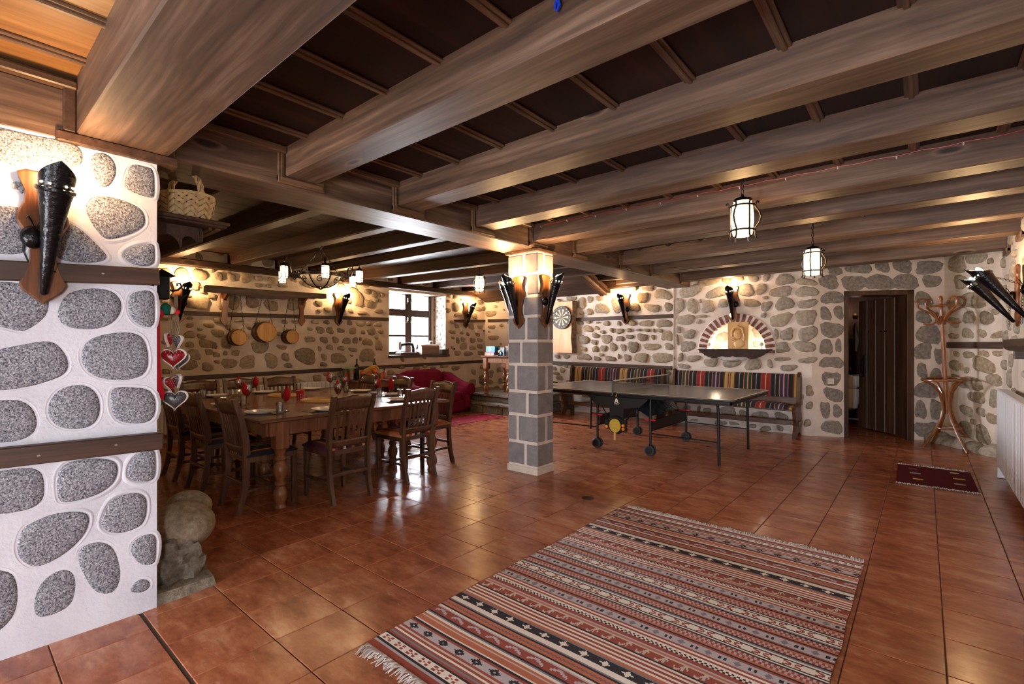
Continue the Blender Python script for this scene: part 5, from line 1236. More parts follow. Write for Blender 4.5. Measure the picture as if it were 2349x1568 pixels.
for s_ in (-1, 1):
    mb = MB(); prof = [(-.36, .10, .80, .0), (-.2, .11, .79, 0), (.0, .115, .70, 0), (.15, .12, .62, 0), (.30, .13, .60, 0), (.40, .13, .59, 0), (.44, .10, .56, 0)]
    mb.tube([(s_ * (SW / 2 - .09 + (.05 if y > .1 else 0)), y, z - r_) for y, r_, z, _ in prof], [p[1] for p in prof], 16)
    arm = mb.build('armrest', MT['sofa'], sf, angle=80)
    spart('arm_panel', puff(.17, .80, .50, e=7), (s_ * (SW / 2 - .10), .0, .27))

# ---- radiators
def radiator(label, loc, rz, L, H, ncol, group):
    t = thing('radiator', label, 'radiator', loc, rz, group)
    # local: x along, y out of the wall
    n = ncol; w = L / n
    fin = MB().cbox(.003, w - .003, .03, .105, .0, H, .012).cbox(w * .3, w * .7, .012, .118, .03, H - .03, .010).mesh('column', MT['white_enamel'])
    for k in range(n): place('column', fin, t, (-L / 2 + k * w, 0, 0))
    MB().cbox(-L / 2, L / 2, .04, .095, H - .01, H + .004, .003).build('top_grille', MT['white_enamel'], t)
    return t
# wall-side panel radiator on the right
rd = thing('radiator', 'white ribbed radiator on the wall beside the coat stand', 'radiator', (XR - .06, 5.9, .11), pi / 2, 'radiators')
L_, H_ = 2.35, .79
for k in range(28):
    y0 = -L_ / 2 + L_ * k / 28
    MB().cbox(y0 + .004, y0 + L_ / 28 - .004, .07, .088, .01, H_ - .01, .006).build('column', MT['white_enamel'], rd)
MB().cbox(-L_ / 2, L_ / 2, .012, .074, 0, H_, .008).build('body', MT['white_enamel'], rd)
MB().cbox(-L_ / 2 - .004, L_ / 2 + .004, .006, .092, H_ - .012, H_ + .008, .006).build('top_cover', MT['white_enamel'], rd)
for zz, r_ in ((H_ - .055, .026), (.06, .026)):
    MB().lathe([(.012, 0), (.012, .03), (r_, .034), (r_, .065), (r_ * .8, .072), (0, .072)], 16, RY(-pi / 2)).build('valve', MT['white_plastic'], rd, loc=(-L_ / 2 - .002, .06, zz))
MB().tube([(-L_ / 2 - .05, .06, .05), (-L_ / 2 - .07, .07, .02), (-L_ / 2 - .10, .07, -.05), (-L_ / 2 - .16, .05, -.09), (-L_ / 2 - .4, .04, -.095)], .013, 8).build('pipe', MT['cream_felt'], rd)
MB().cbox(L_ / 2 - .1, L_ / 2 - .06, .02, .09, -.105, .0, .004).build('foot', MT['white_enamel'], rd); MB().cbox(-L_ / 2 + .06, -L_ / 2 + .1, .02, .09, -.105, .0, .004).build('foot', MT['white_enamel'], rd)
rd2 = radiator('long white radiator along the wall behind the dining table', (XL + .03, 3.1, .13), -pi / 2, 2.9, .60, 36, 'radiators')
MB().tube([(0, .06, 0), (0, .06, -.13)], .012, 8).build('pipe', MT['white_enamel'], rd2, loc=(-1.4, 0, 0))
MB().tube([(0, .06, 0), (0, .06, -.13)], .012, 8).build('pipe', MT['white_enamel'], rd2, loc=(1.4, 0, 0))

# ---- coat stand of bentwood
cs0 = (atz(2115, 1017) + atz(2190, 1034) + atz(2250, 1031)) / 3
CSH = 2.06
cs = thing('coat_stand', 'bentwood coat stand with curled hooks beside the doorway', 'coat stand', (cs0.x - .03, cs0.y - .02, 0), .35)
_ax = V((-_s, _c, 0)); cs.rotation_euler = (M4.Rotation(-R(3.2), 4, _ax) @ RZ(.35)).to_euler()
lean = -.035
MB().lathe([(.018, .45), (.021, .8), (.022, 1.2), (.021, 1.66), (.024, 1.70), (.017, 1.72), (.025, 1.75), (.018, 1.80), (.020, 1.86), (.028, 1.88), (.016, 1.91), (.022, 1.94), (.027, 1.97), (.020, 2.0), (.0, 2.01)], 14).build('pole', MT['bentwood'], cs)
for k in range(4):
    a = 2 * pi * k / 4 + .2; P = lambda r_, z: (r_ * cos(a), r_ * sin(a), z)
    MB().tube([P(.245, .90), P(.22, .885), P(.15, .84), P(.075, .74), (.045 * cos(a), .045 * sin(a), .60), P(.045, .5), P(.075, .38), P(.16, .22), P(.27, .06), P(.32, .0)], .0175, 8).build('leg', MT['bentwood'], cs)
    MB().tube([P(.024, 1.66), P(.05, 1.70), P(.12, 1.78), P(.215, 1.83), P(.27, 1.87), P(.285, 1.93), P(.255, 1.975), P(.20, 1.98), P(.165, 1.955), P(.16, 1.93)], [.012, .014, .014, .014, .014, .013, .013, .012, .011, .010], 8).build('hook', MT['bentwood'], cs)
    b = a + pi / 4; Q = lambda r_, z: (r_ * cos(b), r_ * sin(b), z)
    MB().tube([Q(.022, 1.74), Q(.045, 1.68), Q(.09, 1.64), Q(.15, 1.635), Q(.19, 1.65)], [.011, .012, .012, .011, .009], 8).build('hook', MT['bentwood'], cs)
for r_, z, w_ in ((.235, .905, .016), (.13, .27, .012), (.14, 1.875, .011)):
    MB().tube([(r_ * cos(2 * pi * i / 28), r_ * sin(2 * pi * i / 28), z) for i in range(28)], w_, 7, closed=True).build('ring', MT['bentwood'], cs)

# ---- side table with fruit, games table
def small_table(label, c, w, d, h, rz=0, name='side_table'):
    t = thing(name, label, 'table', c, rz)
    MB().cbox(-w / 2, w / 2, -d / 2, d / 2, h - .03, h, .006).build('table_top', MT['walnut_top'], t)
    MB().cbox(-w / 2 + .05, w / 2 - .05, -d / 2 + .05, d / 2 - .05, h - .14, h - .03).build('apron', MT['pine'], t)
    m = turned_leg(h - .03)
    for sx in (-1, 1):
        for sy in (-1, 1): place('leg', m, t, (sx * (w / 2 - .085), sy * (d / 2 - .085), 0))
    return t
small_table('small dark side table with fruit bowl against the left wall', (-7.58, 5.10, 0), .66, 1.0, .75)
small_table('wooden games table standing on the corner platform', (-6.50, 7.50, .365), .78, .74, .775, 0, 'games_table')
# ================================================================ SMALL THINGS
# ---- place settings on the dining tables
PLATE = MB().lathe([(.0, .006), (.075, .006), (.085, .010), (.125, .022), (.128, .024), (.124, .019), (.085, .004), (.07, .0), (.0, .0)], 30).mesh('plate', MT['china'])
GOB = MB().lathe([(.034, .0), (.033, .003), (.010, .006), (.004, .012), (.0035, .075), (.008, .085), (.026, .105), (.036, .135), (.037, .165), (.031, .20), (.0295, .20), (.0352, .165), (.0342, .135), (.024, .107), (.0, .088)], 20, cap=False).mesh('bowl', MT['drink_glass'])
NAP = MB().lathe([(.004, .092), (.022, .108), (.032, .13), (.033, .158), (.029, .182), (.022, .197), (.014, .212), (.005, .232), (.0, .237)], 12).mesh('napkin', MT['napkin'])
TUM = MB().lathe([(.0, .0), (.027, .0), (.029, .008), (.034, .095), (.0325, .095), (.0275, .014), (.0, .012)], 18, cap=False).mesh('tumbler', MT['drink_glass'])
FORK = MB().cbox(-.003, .003, -.09, .02, 0, .002, .0008).cbox(-.009, .009, .02, .05, 0, .002, .0008)
for q in (-1, 0, 1): FORK.box(q * .007 - .0018, q * .007 + .0018, .05, .09, 0, .002)
FORK = FORK.mesh('fork', MT['chrome']); KNIFE = MB().cbox(-.004, .004, -.10, -.0, 0, .004, .001).cbox(-.008, .008, .0, .11, 0, .0022, .0008).mesh('knife', MT['chrome'])
zo4 = lambda x, y: (340 + x * .2424, 820 + y * .2424); zo5 = lambda x, y: (700 + x * .2424, 820 + y * .2424); zs = lambda x, y: (780 + x * .08929, 800 + y * .08929)
DESC = ['nearest table corner', 'table end before the middle chair', 'far table corner by the radiator', 'radiator side, middle chair', 'radiator side, chair nearest the sofa', 'far end before the fruit bowl chair', 'far end before the half hidden chair', 'sunlit corner by the window-lit chair', 'open side before the left chair']
PL = [(-4.389, 1.80), (-5.248, 1.82), (-6.20, 2.06), (-6.22, 2.60), (-6.22, 3.22), (-5.45, 3.46), (-4.78, 3.45), (-4.28, 3.16), (-4.14, 2.27)]
GL = [(-4.35, 2.0), (-5.147, 1.99), (-6.05, 2.24), (-6.10, 2.44), (-6.12, 3.42), (-5.53, 3.28), (-4.81, 3.25), (-4.55, 3.27), (-4.587, 2.645)]
TU = [(-4.259, 1.91), (-5.07, 1.92), (-6.139, 1.905), None, (-6.2, 3.02), (-5.60, 3.34), (-4.86, 3.33), (-4.50, 3.36), (-4.279, 2.56)]
for k, (x, y) in enumerate(PL):
    tag(place('dinner_plate', PLATE, None, (x, y, TZ)), f'white dinner plate at the {DESC[k]}', 'plate', 'dinner plates on the long table')
for k, (x, y) in enumerate(GL):
    t = thing('wine_glass', f'stemmed glass holding a red napkin at the {DESC[k]}', 'glass', (x, y, TZ), k * 1.1, 'wine glasses with red napkins')
    place('bowl', GOB, t); place('napkin', NAP, t, (0, 0, 0), (.12 * sin(k * 2), .14 * cos(k * 3), 0))
for k, q in enumerate(TU):
    if q: tag(place('tumbler', TUM, None, (q[0], q[1], TZ)), f'clear water tumbler at the {DESC[k]}', 'tumbler', 'water tumblers on the long table')
for k, (x, y) in enumerate(PL):
    dx, dy = ((.0, 1) if k < 3 else ((1, 0) if k < 5 else ((0, -1) if k < 7 else (-1, 0))))
    a = atan2(dy, dx) - pi / 2
    tag(place('fork', FORK, None, (x - dy * -.16 * 1, y + dx * -.16 * -1, TZ + .001), (0, 0, a + .1)), f'steel fork beside the plate at the {DESC[k]}', 'fork', 'forks on the long table')
def placemat(label, x, y, rx, ry, rz):
    t = thing('placemat', label, 'placemat', (x, y, TZ), rz, 'woven straw mats'); n = 9
    for k in range(n):
        f = (k + .5) / n; MB().tube([(rx * f * cos(2 * pi * i / 40), ry * f * sin(2 * pi * i / 40), .005) for i in range(40)], rx / n * .56, 6, closed=True, flat=.7).build('braid', MT['placemat'], t)
    return t
placemat('oval woven straw mat near the red candle holder, radiator side', -5.72, 2.62, .24, .16, .1)
placemat('oval woven straw mat near the red candle holder, open side', -4.92, 2.62, .26, .17, -.1)
rc = thing('candle_holder', 'red metal candle holder with square cutouts on the table', 'candle holder', (-5.30, 2.60, TZ))
n = 10; mb = MB()
for k in range(n):
    a = 2 * pi * k / n; mb.tube([(.034 * cos(a), .034 * sin(a), 0), (.038 * cos(a), .038 * sin(a), .085)], .006, 5)
for z, r_ in ((.004, .036), (.03, .037), (.058, .038), (.084, .040)): mb.tube([(r_ * cos(2 * pi * i / 20), r_ * sin(2 * pi * i / 20), z) for i in range(20)], .0055, 5, closed=True)
mb.build('lattice_cup', MT['red_plastic'], rc); MB().lathe([(.0, .002), (.026, .002), (.026, .055), (.0, .057)], 14).build('candle', MT['china'], rc); MB().tube([(0, 0, .056), (.002, 0, .10), (-.002, 0, .115)], .008, 6).build('stem_handle', MT['red_plastic'], rc)

# ---- barrel rack and barrels on the left wall
ra, rb_ = atx(466, 657, XL + .24), atx(749, 675, XL + .24); ry = (ra.y + rb_.y) / 2; RL = rb_.y - ra.y
rk = thing('wall_shelf', 'dark wooden wall shelf with scalloped edge carrying three barrels', 'shelf', (XL, ry, 2.12)); hl = RL / 2
n = 40; edge = [(-hl, .045), (hl, .045)] + [(hl - RL * i / n, -.035 - .05 * max(0, sin(pi * min(1, max(0, (i - 8) / 24)))) - .012 * abs(sin(i * .9))) for i in range(n + 1)]
o = MB().prism(edge, -.02, .02, RZ(pi / 2), b=.004).build('front_board', MT['girder'], rk, loc=(.225, 0, .045)); tilt = atan2(rb_.z - ra.z, RL); o.rotation_euler = (tilt, 0, 0)
MB().cbox(0, .24, -hl + .02, hl - .02, .065, .09, .004).build('shelf_board', MT['girder'], rk)
for px_ in (517, 694):
    y = atx(px_, 700, XL + .06).y - ry; zt_, zb_ = 2.16 - 2.12, atx(px_, 748, XL + .05).z - 2.12
    H = zt_ - zb_; half = [(0, 0), (.05, .06), (.06, .09), (.04, .14), (.036, .26), (.06, .36), (.065, .42), (.05, H)]
    MB().prism(half + [(-x, z) for x, z in half[::-1] if x > 0], 0, .035, RZ(-pi / 2), b=.008).build('bracket_board', MT['plaque'], rk, loc=(.012, y, zb_))
    MB().prism([(0, 0), (0, .16), (.19, .16), (.19, .12), (.07, .05)], -.02, .02, b=.004).build('bracket_arm', MT['plaque'], rk, loc=(.03, y, zt_ - .15))
def barrel(label, u, v, dia, dep, chz):
    p = atx(u, v, XL + .05 + dep); t = thing('small_barrel', label, 'barrel', (XL + .05, p.y, p.z), 0, 'wine barrels hanging on chains'); r_ = dia / 2
    ns = 16
    for k in range(ns):
        a0, a1 = 2 * pi * k / ns + .012, 2 * pi * (k + 1) / ns - .012; mb = MB(); vs = []; m = 6
        for i in range(m + 1):
            f = i / m; rr = r_ * (.90 + .10 * sin(pi * f)); x = dep * f
            for a in (a0, (a0 + a1) / 2, a1): vs.append((x, rr * cos(a), rr * sin(a)))
            vs.append((x, (rr - .014) * cos((a0 + a1) / 2), (rr - .014) * sin((a0 + a1) / 2)))
        fs = []
        for i in range(m):
            for j in range(4): j2 = (j + 1) % 4; fs.append((i * 4 + j, i * 4 + j2, (i + 1) * 4 + j2, (i + 1) * 4 + j))
        fs += [(0, 1, 2, 3), (m * 4 + 3, m * 4 + 2, m * 4 + 1, m * 4)]
        MB().add(vs, fs).build('stave', MT['barrel_stave'], t, angle=50)
    for x in (.02, dep - .014): MB().lathe([(.0, 0), (r_ * .865, 0), (r_ * .865, .008), (.0, .008)], 32, T(x, 0, 0) @ RY(pi / 2)).build('head', MT['barrel_head'], t)
    MB().tube([(dep + .001, r_ * .88 * cos(2 * pi * i / 36), r_ * .88 * sin(2 * pi * i / 36)) for i in range(36)], r_ * .035, 6, closed=True).build('chime_ring', MT['barrel_head'], t)
    for f in (.16, .42, .80): MB().lathe([(r_ * (.905 + .1 * sin(pi * f)) + .001, -.010), (r_ * (.905 + .1 * sin(pi * f)) + .004, -.010), (r_ * (.905 + .1 * sin(pi * f)) + .004, .010), (r_ * (.905 + .1 * sin(pi * f)) + .001, .010)], 36, T(dep * f, 0, 0) @ RY(pi / 2), cap=False).build('hoop', MT['iron'], t)
    for s_ in (-1, 1):
        a = pi / 2 + s_ * .42; MB().tube([(dep * .55, r_ * .97 * cos(a), r_ * .97 * sin(a)), (dep * .55, r_ * 1.22 * cos(a), r_ * 1.22 * sin(a))], .011, 8).build('brass_tap', MT['brass'], t)
    zc = 2.14 - p.z
    for s_ in (-1, 1): MB().chain((dep * .45, s_ * r_ * .88, r_ * .35), (dep * .6, s_ * .03, zc), .011, .0022).build('chain', MT['iron'], t)
    return t
barrel('small wine barrel hanging at the pier end of the shelf', 550, 774, .245, .20, 0)
barrel('largest wine barrel hanging in the middle of the shelf', 613, 761, .325, .22, 0)
barrel('small wine barrel hanging at the window end of the shelf', 672, 772, .235, .20, 0)

# ---- dart panel and board
pc = aty(1291, 752, YBK); 
x0, x1 = aty(1266, 752, YBK - .1).x, aty(1314, 752, YBK - .1).x; z1, z0 = aty(1290, 692, YBK - .1).z, aty(1290, 809, YBK - .1).z
dpn = thing('dart_panel', 'pale live-edge wooden panel behind the dartboard', 'panel', ((x0 + x1) / 2, YBK - .035, z0)); hw_, hh = (x1 - x0) / 2, z1 - z0
wv = lambda f, s_: s_ * hw_ * (1 - .10 * sin(f * 3.0 + .4) * (1 if s_ > 0 else .4) + .03 * sin(f * 17))
left = [(wv(i / 14, -1), hh * i / 14) for i in range(15)]; right = [(wv(i / 14, 1), hh * i / 14) for i in range(15)]
MB().prism(left + right[::-1], -.085, -.0, b=.004).build('board', MT['live_edge'], dpn)
MB().grid(3, 28, lambda u, v: (wv(v, 1) + .006 + .05 * u + .012 * noise.noise(V((v * 14, u, 1))), -.082 + .08 * u + .008 * noise.noise(V((v * 20, u * 3, 4))), hh * v)).build('bark_edge', MT['bark'], dpn)
dc = aty(1289, 728, YBK - .13)
db = thing('dartboard', 'round bristle dartboard with black number ring on the live-edge panel', 'dartboard', (dc.x, YBK - .121, dc.z)); DR = .238
RF = RX(pi / 2)
MB().lathe([(.0, 0), (DR, 0), (DR, .028), (DR - .004, .032), (.0, .032)], 40, RF).build('body', MT['black_plastic'], db)
mb = MB(); cols = []
C_ = dict(k=lin('17161a'), c=lin('d6c3a0'), r=lin('8f2a34'), g=lin('2f6a4c'))
rad = [.0, .012, .026, .108, .118, .162, .172]
for s_ in range(20):
    a0 = (s_ - .5) * 2 * pi / 20; dk = s_ % 2 == 0
    for j in range(6):
        r0, r1 = rad[j] * DR / .225, rad[j + 1] * DR / .225; m = 3; vs = []
        for i in range(m + 1):
            a = a0 + 2 * pi / 20 * i / m; vs += [(r0 * sin(a), -.0335, r0 * cos(a)), (r1 * sin(a), -.0335, r1 * cos(a))]
        mb.add(vs, [(2 * i, 2 * i + 1, 2 * i + 3, 2 * i + 2) for i in range(m)])
        cc = C_['r'] if j == 0 else C_['g'] if j == 1 else (C_['k'] if dk else C_['c']) if j in (2, 4) else (C_['r'] if dk else C_['g']); cols += [cc] * m
o = mb.build('target_face', MT['print'], db, smooth=False, fix=False); colour_faces(o, cols)
mb = MB()
for r_ in (.026, .108, .118, .162, .172): mb.tube([(r_ * DR / .225 * cos(2 * pi * i / 40), -.0345, r_ * DR / .225 * sin(2 * pi * i / 40)) for i in range(40)], .0008, 4, closed=True)
for s_ in range(20): a = (s_ + .5) * 2 * pi / 20; mb.tube([(.026 * sin(a), -.0345, .026 * cos(a)), (.182 * sin(a), -.0345, .182 * cos(a))], .0008, 4)
mb.build('wires', MT['chrome'], db)
MB().tube([(.222 * cos(2 * pi * i / 40), -.036, .222 * sin(2 * pi * i / 40)) for i in range(40)], .0022, 5, closed=True).build('number_wire', MT['chrome'], db)
def text_mesh(body, size, mat, name, parent, loc, rot, extr=.0006):
    cu = bpy.data.curves.new(name, 'FONT'); cu.body = body; cu.size = size; cu.extrude = extr; cu.align_x = 'CENTER'; cu.align_y = 'CENTER'; cu.materials.append(mat)
    tmp = bpy.data.objects.new(name, cu); COL.objects.link(tmp); me = bpy.data.meshes.new_from_object(tmp.evaluated_get(bpy.context.evaluated_depsgraph_get()))
    bpy.data.objects.remove(tmp); bpy.data.curves.remove(cu)
    if not me.materials: me.materials.append(mat)
    return place(name, me, parent, loc, rot)
for k, nm in enumerate([20, 1, 18, 4, 13, 6, 10, 15, 2, 17, 3, 19, 7, 16, 8, 11, 14, 9, 12, 5]):
    a = k * 2 * pi / 20; text_mesh(str(nm), .034, MT['white_line'], 'number', db, (.205 * sin(a), -.0335, .205 * cos(a)), (pi / 2, a if False else 0, 0))

# ---- niche shelf and carved plaque
nsx = thing('niche_shelf', 'dark curved wooden shelf across the foot of the brick arch', 'shelf', (ARC, YBK, ARZ))
n = 28; pts = [(-.56, .0), (.56, .0)]
for i in range(n + 1):
    f = 1 - i / n; x = -.52 + 1.04 * f; e = abs(2 * f - 1); pts.append((x, -.02 - .115 * min(1, (1 - e) * 3.2) ** .7 + .03 * max(0, 1 - e * 2.0) * (1 if e > .05 else 1) - .012 * sin(e * 14) * (e < .65)))
MB().prism(pts, -.175, -.14, b=.004).build('front_board', MT['plate_wood'], nsx)
MB().cbox(-.55, .55, -.17, .26, -.01, .008, .003).build('shelf_board', MT['plate_wood'], nsx)
wire('shelf_cable', [(ARC - .50, YBK - .05, ARZ - .03), (ARC - .49, YBK - .03, ARZ - .10), (ARC - .45, YBK - .03, ARZ - .12), (ARC - .44, YBK - .03, ARZ - .05), (ARC - .35, YBK - .03, ARZ - .12), (ARC - .15, YBK - .03, ARZ - .19), (ARC, YBK - .03, ARZ - .20), (ARC + .15, YBK - .03, ARZ - .17), (ARC + .25, YBK - .03, ARZ - .13)], 'thin dark cable sagging below the niche shelf', None, .003)
px0, px1 = aty(1668, 770, YBK - .1).x, aty(1715, 770, YBK - .1).x; ph = aty(1690, 738, YBK - .1).z - ARZ - .008
cp = thing('carved_plaque', 'carved wooden relief of a bowed head with headdress in the niche', 'carving', ((px0 + px1) / 2, YBK - .05, ARZ + .009)); pw = (px1 - px0) / 2
MB().cbox(-pw, pw, -.02, .02, 0, ph, .004).build('panel', MT['carved'], cp)
s_ = ph / .40
MB().ball(.062, .022, .082, T(-.005, -.022, .235) @ RY(-.35), 20, 12).build('face', MT['carved'], cp)
MB().tube([(-.085, -.022, .20), (-.09, -.024, .27), (-.06, -.026, .335), (.0, -.028, .355), (.065, -.026, .335), (.09, -.024, .27), (.10, -.022, .18), (.095, -.022, .13)], [.018, .022, .024, .026, .024, .02, .016, .018], 8).build('headdress', MT['carved'], cp)
MB().tube([(-.06, -.022, .275), (-.02, -.028, .30), (.03, -.028, .305), (.065, -.022, .28)], .012, 7).tube([(.06, -.022, .26), (.072, -.022, .20), (.082, -.022, .15)], .010, 7).build('hair', MT['carved'], cp)
for q in range(3): MB().tube([(-.10 + q * .016, -.02, .16 - q * .022), (-.06 + q * .016, -.03, .175 - q * .022), (-.035 + q * .016, -.022, .165 - q * .022)], .009, 6).build('necklace_band', MT['carved'], cp)
MB().ball(.085, .018, .07, T(.02, -.02, .085), 18, 10).build('shoulder', MT['carved'], cp)
MB().tube([(-.035, -.044, .245), (-.02, -.048, .25), (-.008, -.044, .243)], .003, 5).tube([(.012, -.044, .262), (.026, -.046, .268), (.04, -.042, .265)], .003, 5).tube([(.0, -.044, .255), (.008, -.052, .228), (-.002, -.046, .222)], .005, 5).tube([(-.005, -.044, .200), (.01, -.047, .203), (.02, -.043, .21)], .004, 5).build('features', MT['carved'], cp)

# ---- hooks, sockets, switches
def fitting(label, w, u, v, kind, cat='socket'):
    x, z = w.hit(u, v); t = thing('wall_socket' if kind != 'disc' else 'wall_disc', label, cat, w.pt(x, z, .014), w.rot, 'sockets and cover plates on the walls')
    if kind == 'disc': MB().lathe([(.0, 0), (.05, 0), (.05, .006), (.042, .012), (.0, .014)], 22, RX(-pi / 2)).build('cover', MT['white_plastic'], t)
    else:
        MB().cbox(-.042, .042, 0, .012, -.042, .042, .004).build('plate', MT['white_plastic'], t); MB().lathe([(.028, .012), (.026, .006), (.0, .006)], 18, RX(-pi / 2)).build('recess', MT['white_plastic'], t)
        for s_ in (-1, 1): MB().lathe([(.004, .008), (.0, .008)], 8, RX(-pi / 2) @ T(s_ * .01, 0, 0)).build('hole', MT['black_plastic'], t)
    return t
fitting('white wall socket on the grey stone left of the doorway', wd, 1904.5, 874, 'socket')
fitting('white wall socket on the wall between sofa and games table', wl, 1040.5, 800, 'socket')
fitting('white switch plate on the far wall nearest the corner', wl, 1108.5, 758.5, 'socket')
fitting('round white cover plate on the far wall under the torch', wl, 1056, 754, 'disc', 'cover plate')
fitting('round white cover plate on the far wall beside the switch', wl, 1090.5, 757.5, 'disc', 'cover plate')
fitting('round white cover plate hung near the window lintel', wl, 1033, 678.5, 'disc', 'cover plate')

# ---- pier corner: mantel shelf with basket, bracket lamp, stocking, hearts
ms = thing('mantel_shelf', 'dark wooden mantel shelf with scalloped valance behind the pier', 'shelf', (-3.2, YP, 2.07))
MB().cbox(-1.25, 0, 0, .41, 0, .022, .004).cbox(-1.25, -.006, .0, .395, -.014, .0, .003).build('shelf_board', MT['rail'], ms)
MB().cbox(-1.2, -.05, .31, .33, -.03, -.014, .003).cbox(-1.2, -.04, .345, .372, -.026, -.014, .003).build('moulding', MT['batten'], ms)
arch = [(0, -.02), (.27, -.02), (.27, -.095)]
for i in range(9): a = pi * i / 8; arch.append((.235 + .035 * cos(a) - .035 + .0, -.095 + .0) if False else (.225 + .04 * cos(a), -.105 + .03 * sin(a)))
for i in range(13): a = pi * i / 12; arch.append((.115 + .065 * cos(a), -.15 + .07 * sin(a)))
arch += [(.03, -.16), (.0, -.18)]
MB().prism([(y, z) for y, z in arch], -.011, .011, RZ(pi / 2), b=.003).build('valance', MT['rail'], ms, loc=(-.10, 0, 0))
MB().prism([(y, z) for y, z in arch], -.011, .011, RZ(pi / 2), b=.003).build('valance', MT['rail'], ms, loc=(-1.1, 0, 0))
MB().cbox(-1.1, -.1, .275, .295, -.10, -.014, .003).build('valance_front', MT['rail'], ms)
bkp = (-3.42, .96, 2.092)
bk = thing('wicker_basket', 'plaited willow basket with twisted handle on the mantel shelf', 'basket', bkp, .25); bx_, by_ = .17, .125; BH = .15
def bell(f): return .84 + .24 * f ** .8
def ribbon(fn, n, w, th=.006):
    # flat willow strip following fn(t) -> (angle, height fraction, outward offset)
    mb = MB(); vs = []
    for i in range(n + 1):
        a_, f_, o_ = fn(i / n); c_ = cos(a_), sin(a_); rx, ry = bx_ * bell(f_) + o_, by_ * bell(f_) + o_
        for dz, do in ((-w / 2, 0), (w / 2, 0), (w / 2, th), (-w / 2, th)): vs.append(((rx + do) * c_[0] , (ry + do) * c_[1], min(BH * f_ + dz * .8, BH + .01)))
    fs = [(i * 4 + k, i * 4 + (k + 1) % 4, (i + 1) * 4 + (k + 1) % 4, (i + 1) * 4 + k) for i in range(n) for k in range(4)] + [(0, 1, 2, 3), (n * 4 + 3, n * 4 + 2, n * 4 + 1, n * 4)]
    return mb.add(vs, fs)
NS = 22
for s_ in (-1, 1):
    for i in range(NS):
        a0 = 2 * pi * i / NS
        ribbon(lambda t: (a0 + s_ * 1.15 * t, .06 + .9 * t, .008 * cos(t * pi * 4 + (0 if s_ > 0 else pi) + i * pi)), 12, .032).build('willow_strip', MT['wicker'], bk)
for zf in (.03, 1.0): ribbon(lambda t: (2 * pi * t, zf, .004), 40, .020, .006).build('rim', MT['wicker'], bk)
MB().cbox(-bx_ * .8, bx_ * .8, -by_ * .8, by_ * .8, .0, .012, .005).build('base', MT['wicker'], bk)
for q in range(3):
    pts = []
    for i in range(40):
        f = i / 39; a = pi * f; tw = f * 22 + q * 2.1; pts.append((bx_ * 1.0 * cos(a) + .011 * cos(tw), .011 * sin(tw), BH * .85 + .185 * sin(a)))
    MB().tube(pts, .0085, 6).build('handle', MT['wicker'], bk)
bl = thing('bracket_lamp', 'black lantern box with curled iron arm at the pier corner', 'lamp', (-3.13, .775, 1.60))
MB().cbox(-.035, .035, -.03, .03, 0, .125, .006).build('box', MT['black_paint'], bl)
MB().add([(-.055, -.05, .125), (.055, -.05, .125), (.055, .05, .125), (-.055, .05, .125), (0, 0, .165)], [(0, 1, 4), (1, 2, 4), (2, 3, 4), (3, 0, 4), (3, 2, 1, 0)]).build('roof', MT['black_paint'], bl, smooth=False)
MB().tube([(0, .03, .055), (.0, .05, .05), (0, .075, .058), (0, .09, .078), (0, .083, .095), (0, .068, .09), (0, .072, .078)], .0055, 6).tube([(0, .03, .02), (0, .06, .008), (0, .09, .012), (0, .115, .035)], .0055, 6).build('arm', MT['iron'], bl)
sk = thing('elf_stocking', 'red and green elf stocking hanging at the pier edge', 'stocking', (-3.06, .762, 1.40))
MB().tube([(0, -.03, .10), (0, -.03, .0), (0, -.028, -.12), (0, -.022, -.24), (0, -.012, -.30), (0, -.010, -.345)], [.017, .017, .016, .017, .020, .010], 10).build('leg', MT['red_felt'], sk)
MB().ball(.013, .013, .03, T(0, -.012, -.335), 10, 8).build('toe', MT['green_felt'], sk)
MB().ball(.022, .026, .032, T(0, .012, .145), 12, 8).build('cuff', MT['green_felt'], sk); MB().ball(.02, .02, .026, T(0, -.015, .12), 12, 8).build('red_cap', MT['red_felt'], sk); MB().ball(.016, .018, .022, T(.0, .04, .14), 10, 8).build('face', MT['cream_felt'], sk); MB().ball(.010, .013, .013, T(0, .066, .132), 10, 8).build('bobble', MT['red_felt'], sk)
def heart_mb(w, d):
    pts = []
    for i in range(36):
        t_ = 2 * pi * i / 36; pts.append((16 * sin(t_) ** 3 / 32 * w, (13 * cos(t_) - 5 * cos(2 * t_) - 2 * cos(3 * t_) - cos(4 * t_)) / 32 * w))
    c = (0, -.02 * w)
    def ring(k, y): return [(c[0] + (p[0] - c[0]) * k, y, c[1] + (p[1] - c[1]) * k) for p in pts]
    def dome(r0, d):
        mb = MB(); n = 36; R_ = [ring(r0, 0), ring(r0 * .93, d * .35), ring(r0 * .72, d * .78), ring(r0 * .4, d * .97)]; vs = [p for r_ in R_ for p in r_] + [(c[0], d, c[1])]
        fs = [(j * n + i, j * n + (i + 1) % n, (j + 1) * n + (i + 1) % n, (j + 1) * n + i) for j in range(3) for i in range(n)] + [(3 * n + i, 3 * n + (i + 1) % n, 4 * n) for i in range(n)]
        return vs, fs
    return pts, dome
RH, GH = plain('red_enamel', '8c1420', .3), plain('grey_enamel', '4a4a50', .3); WH = plain('white_enamel_edge', 'd2ccc6', .5)
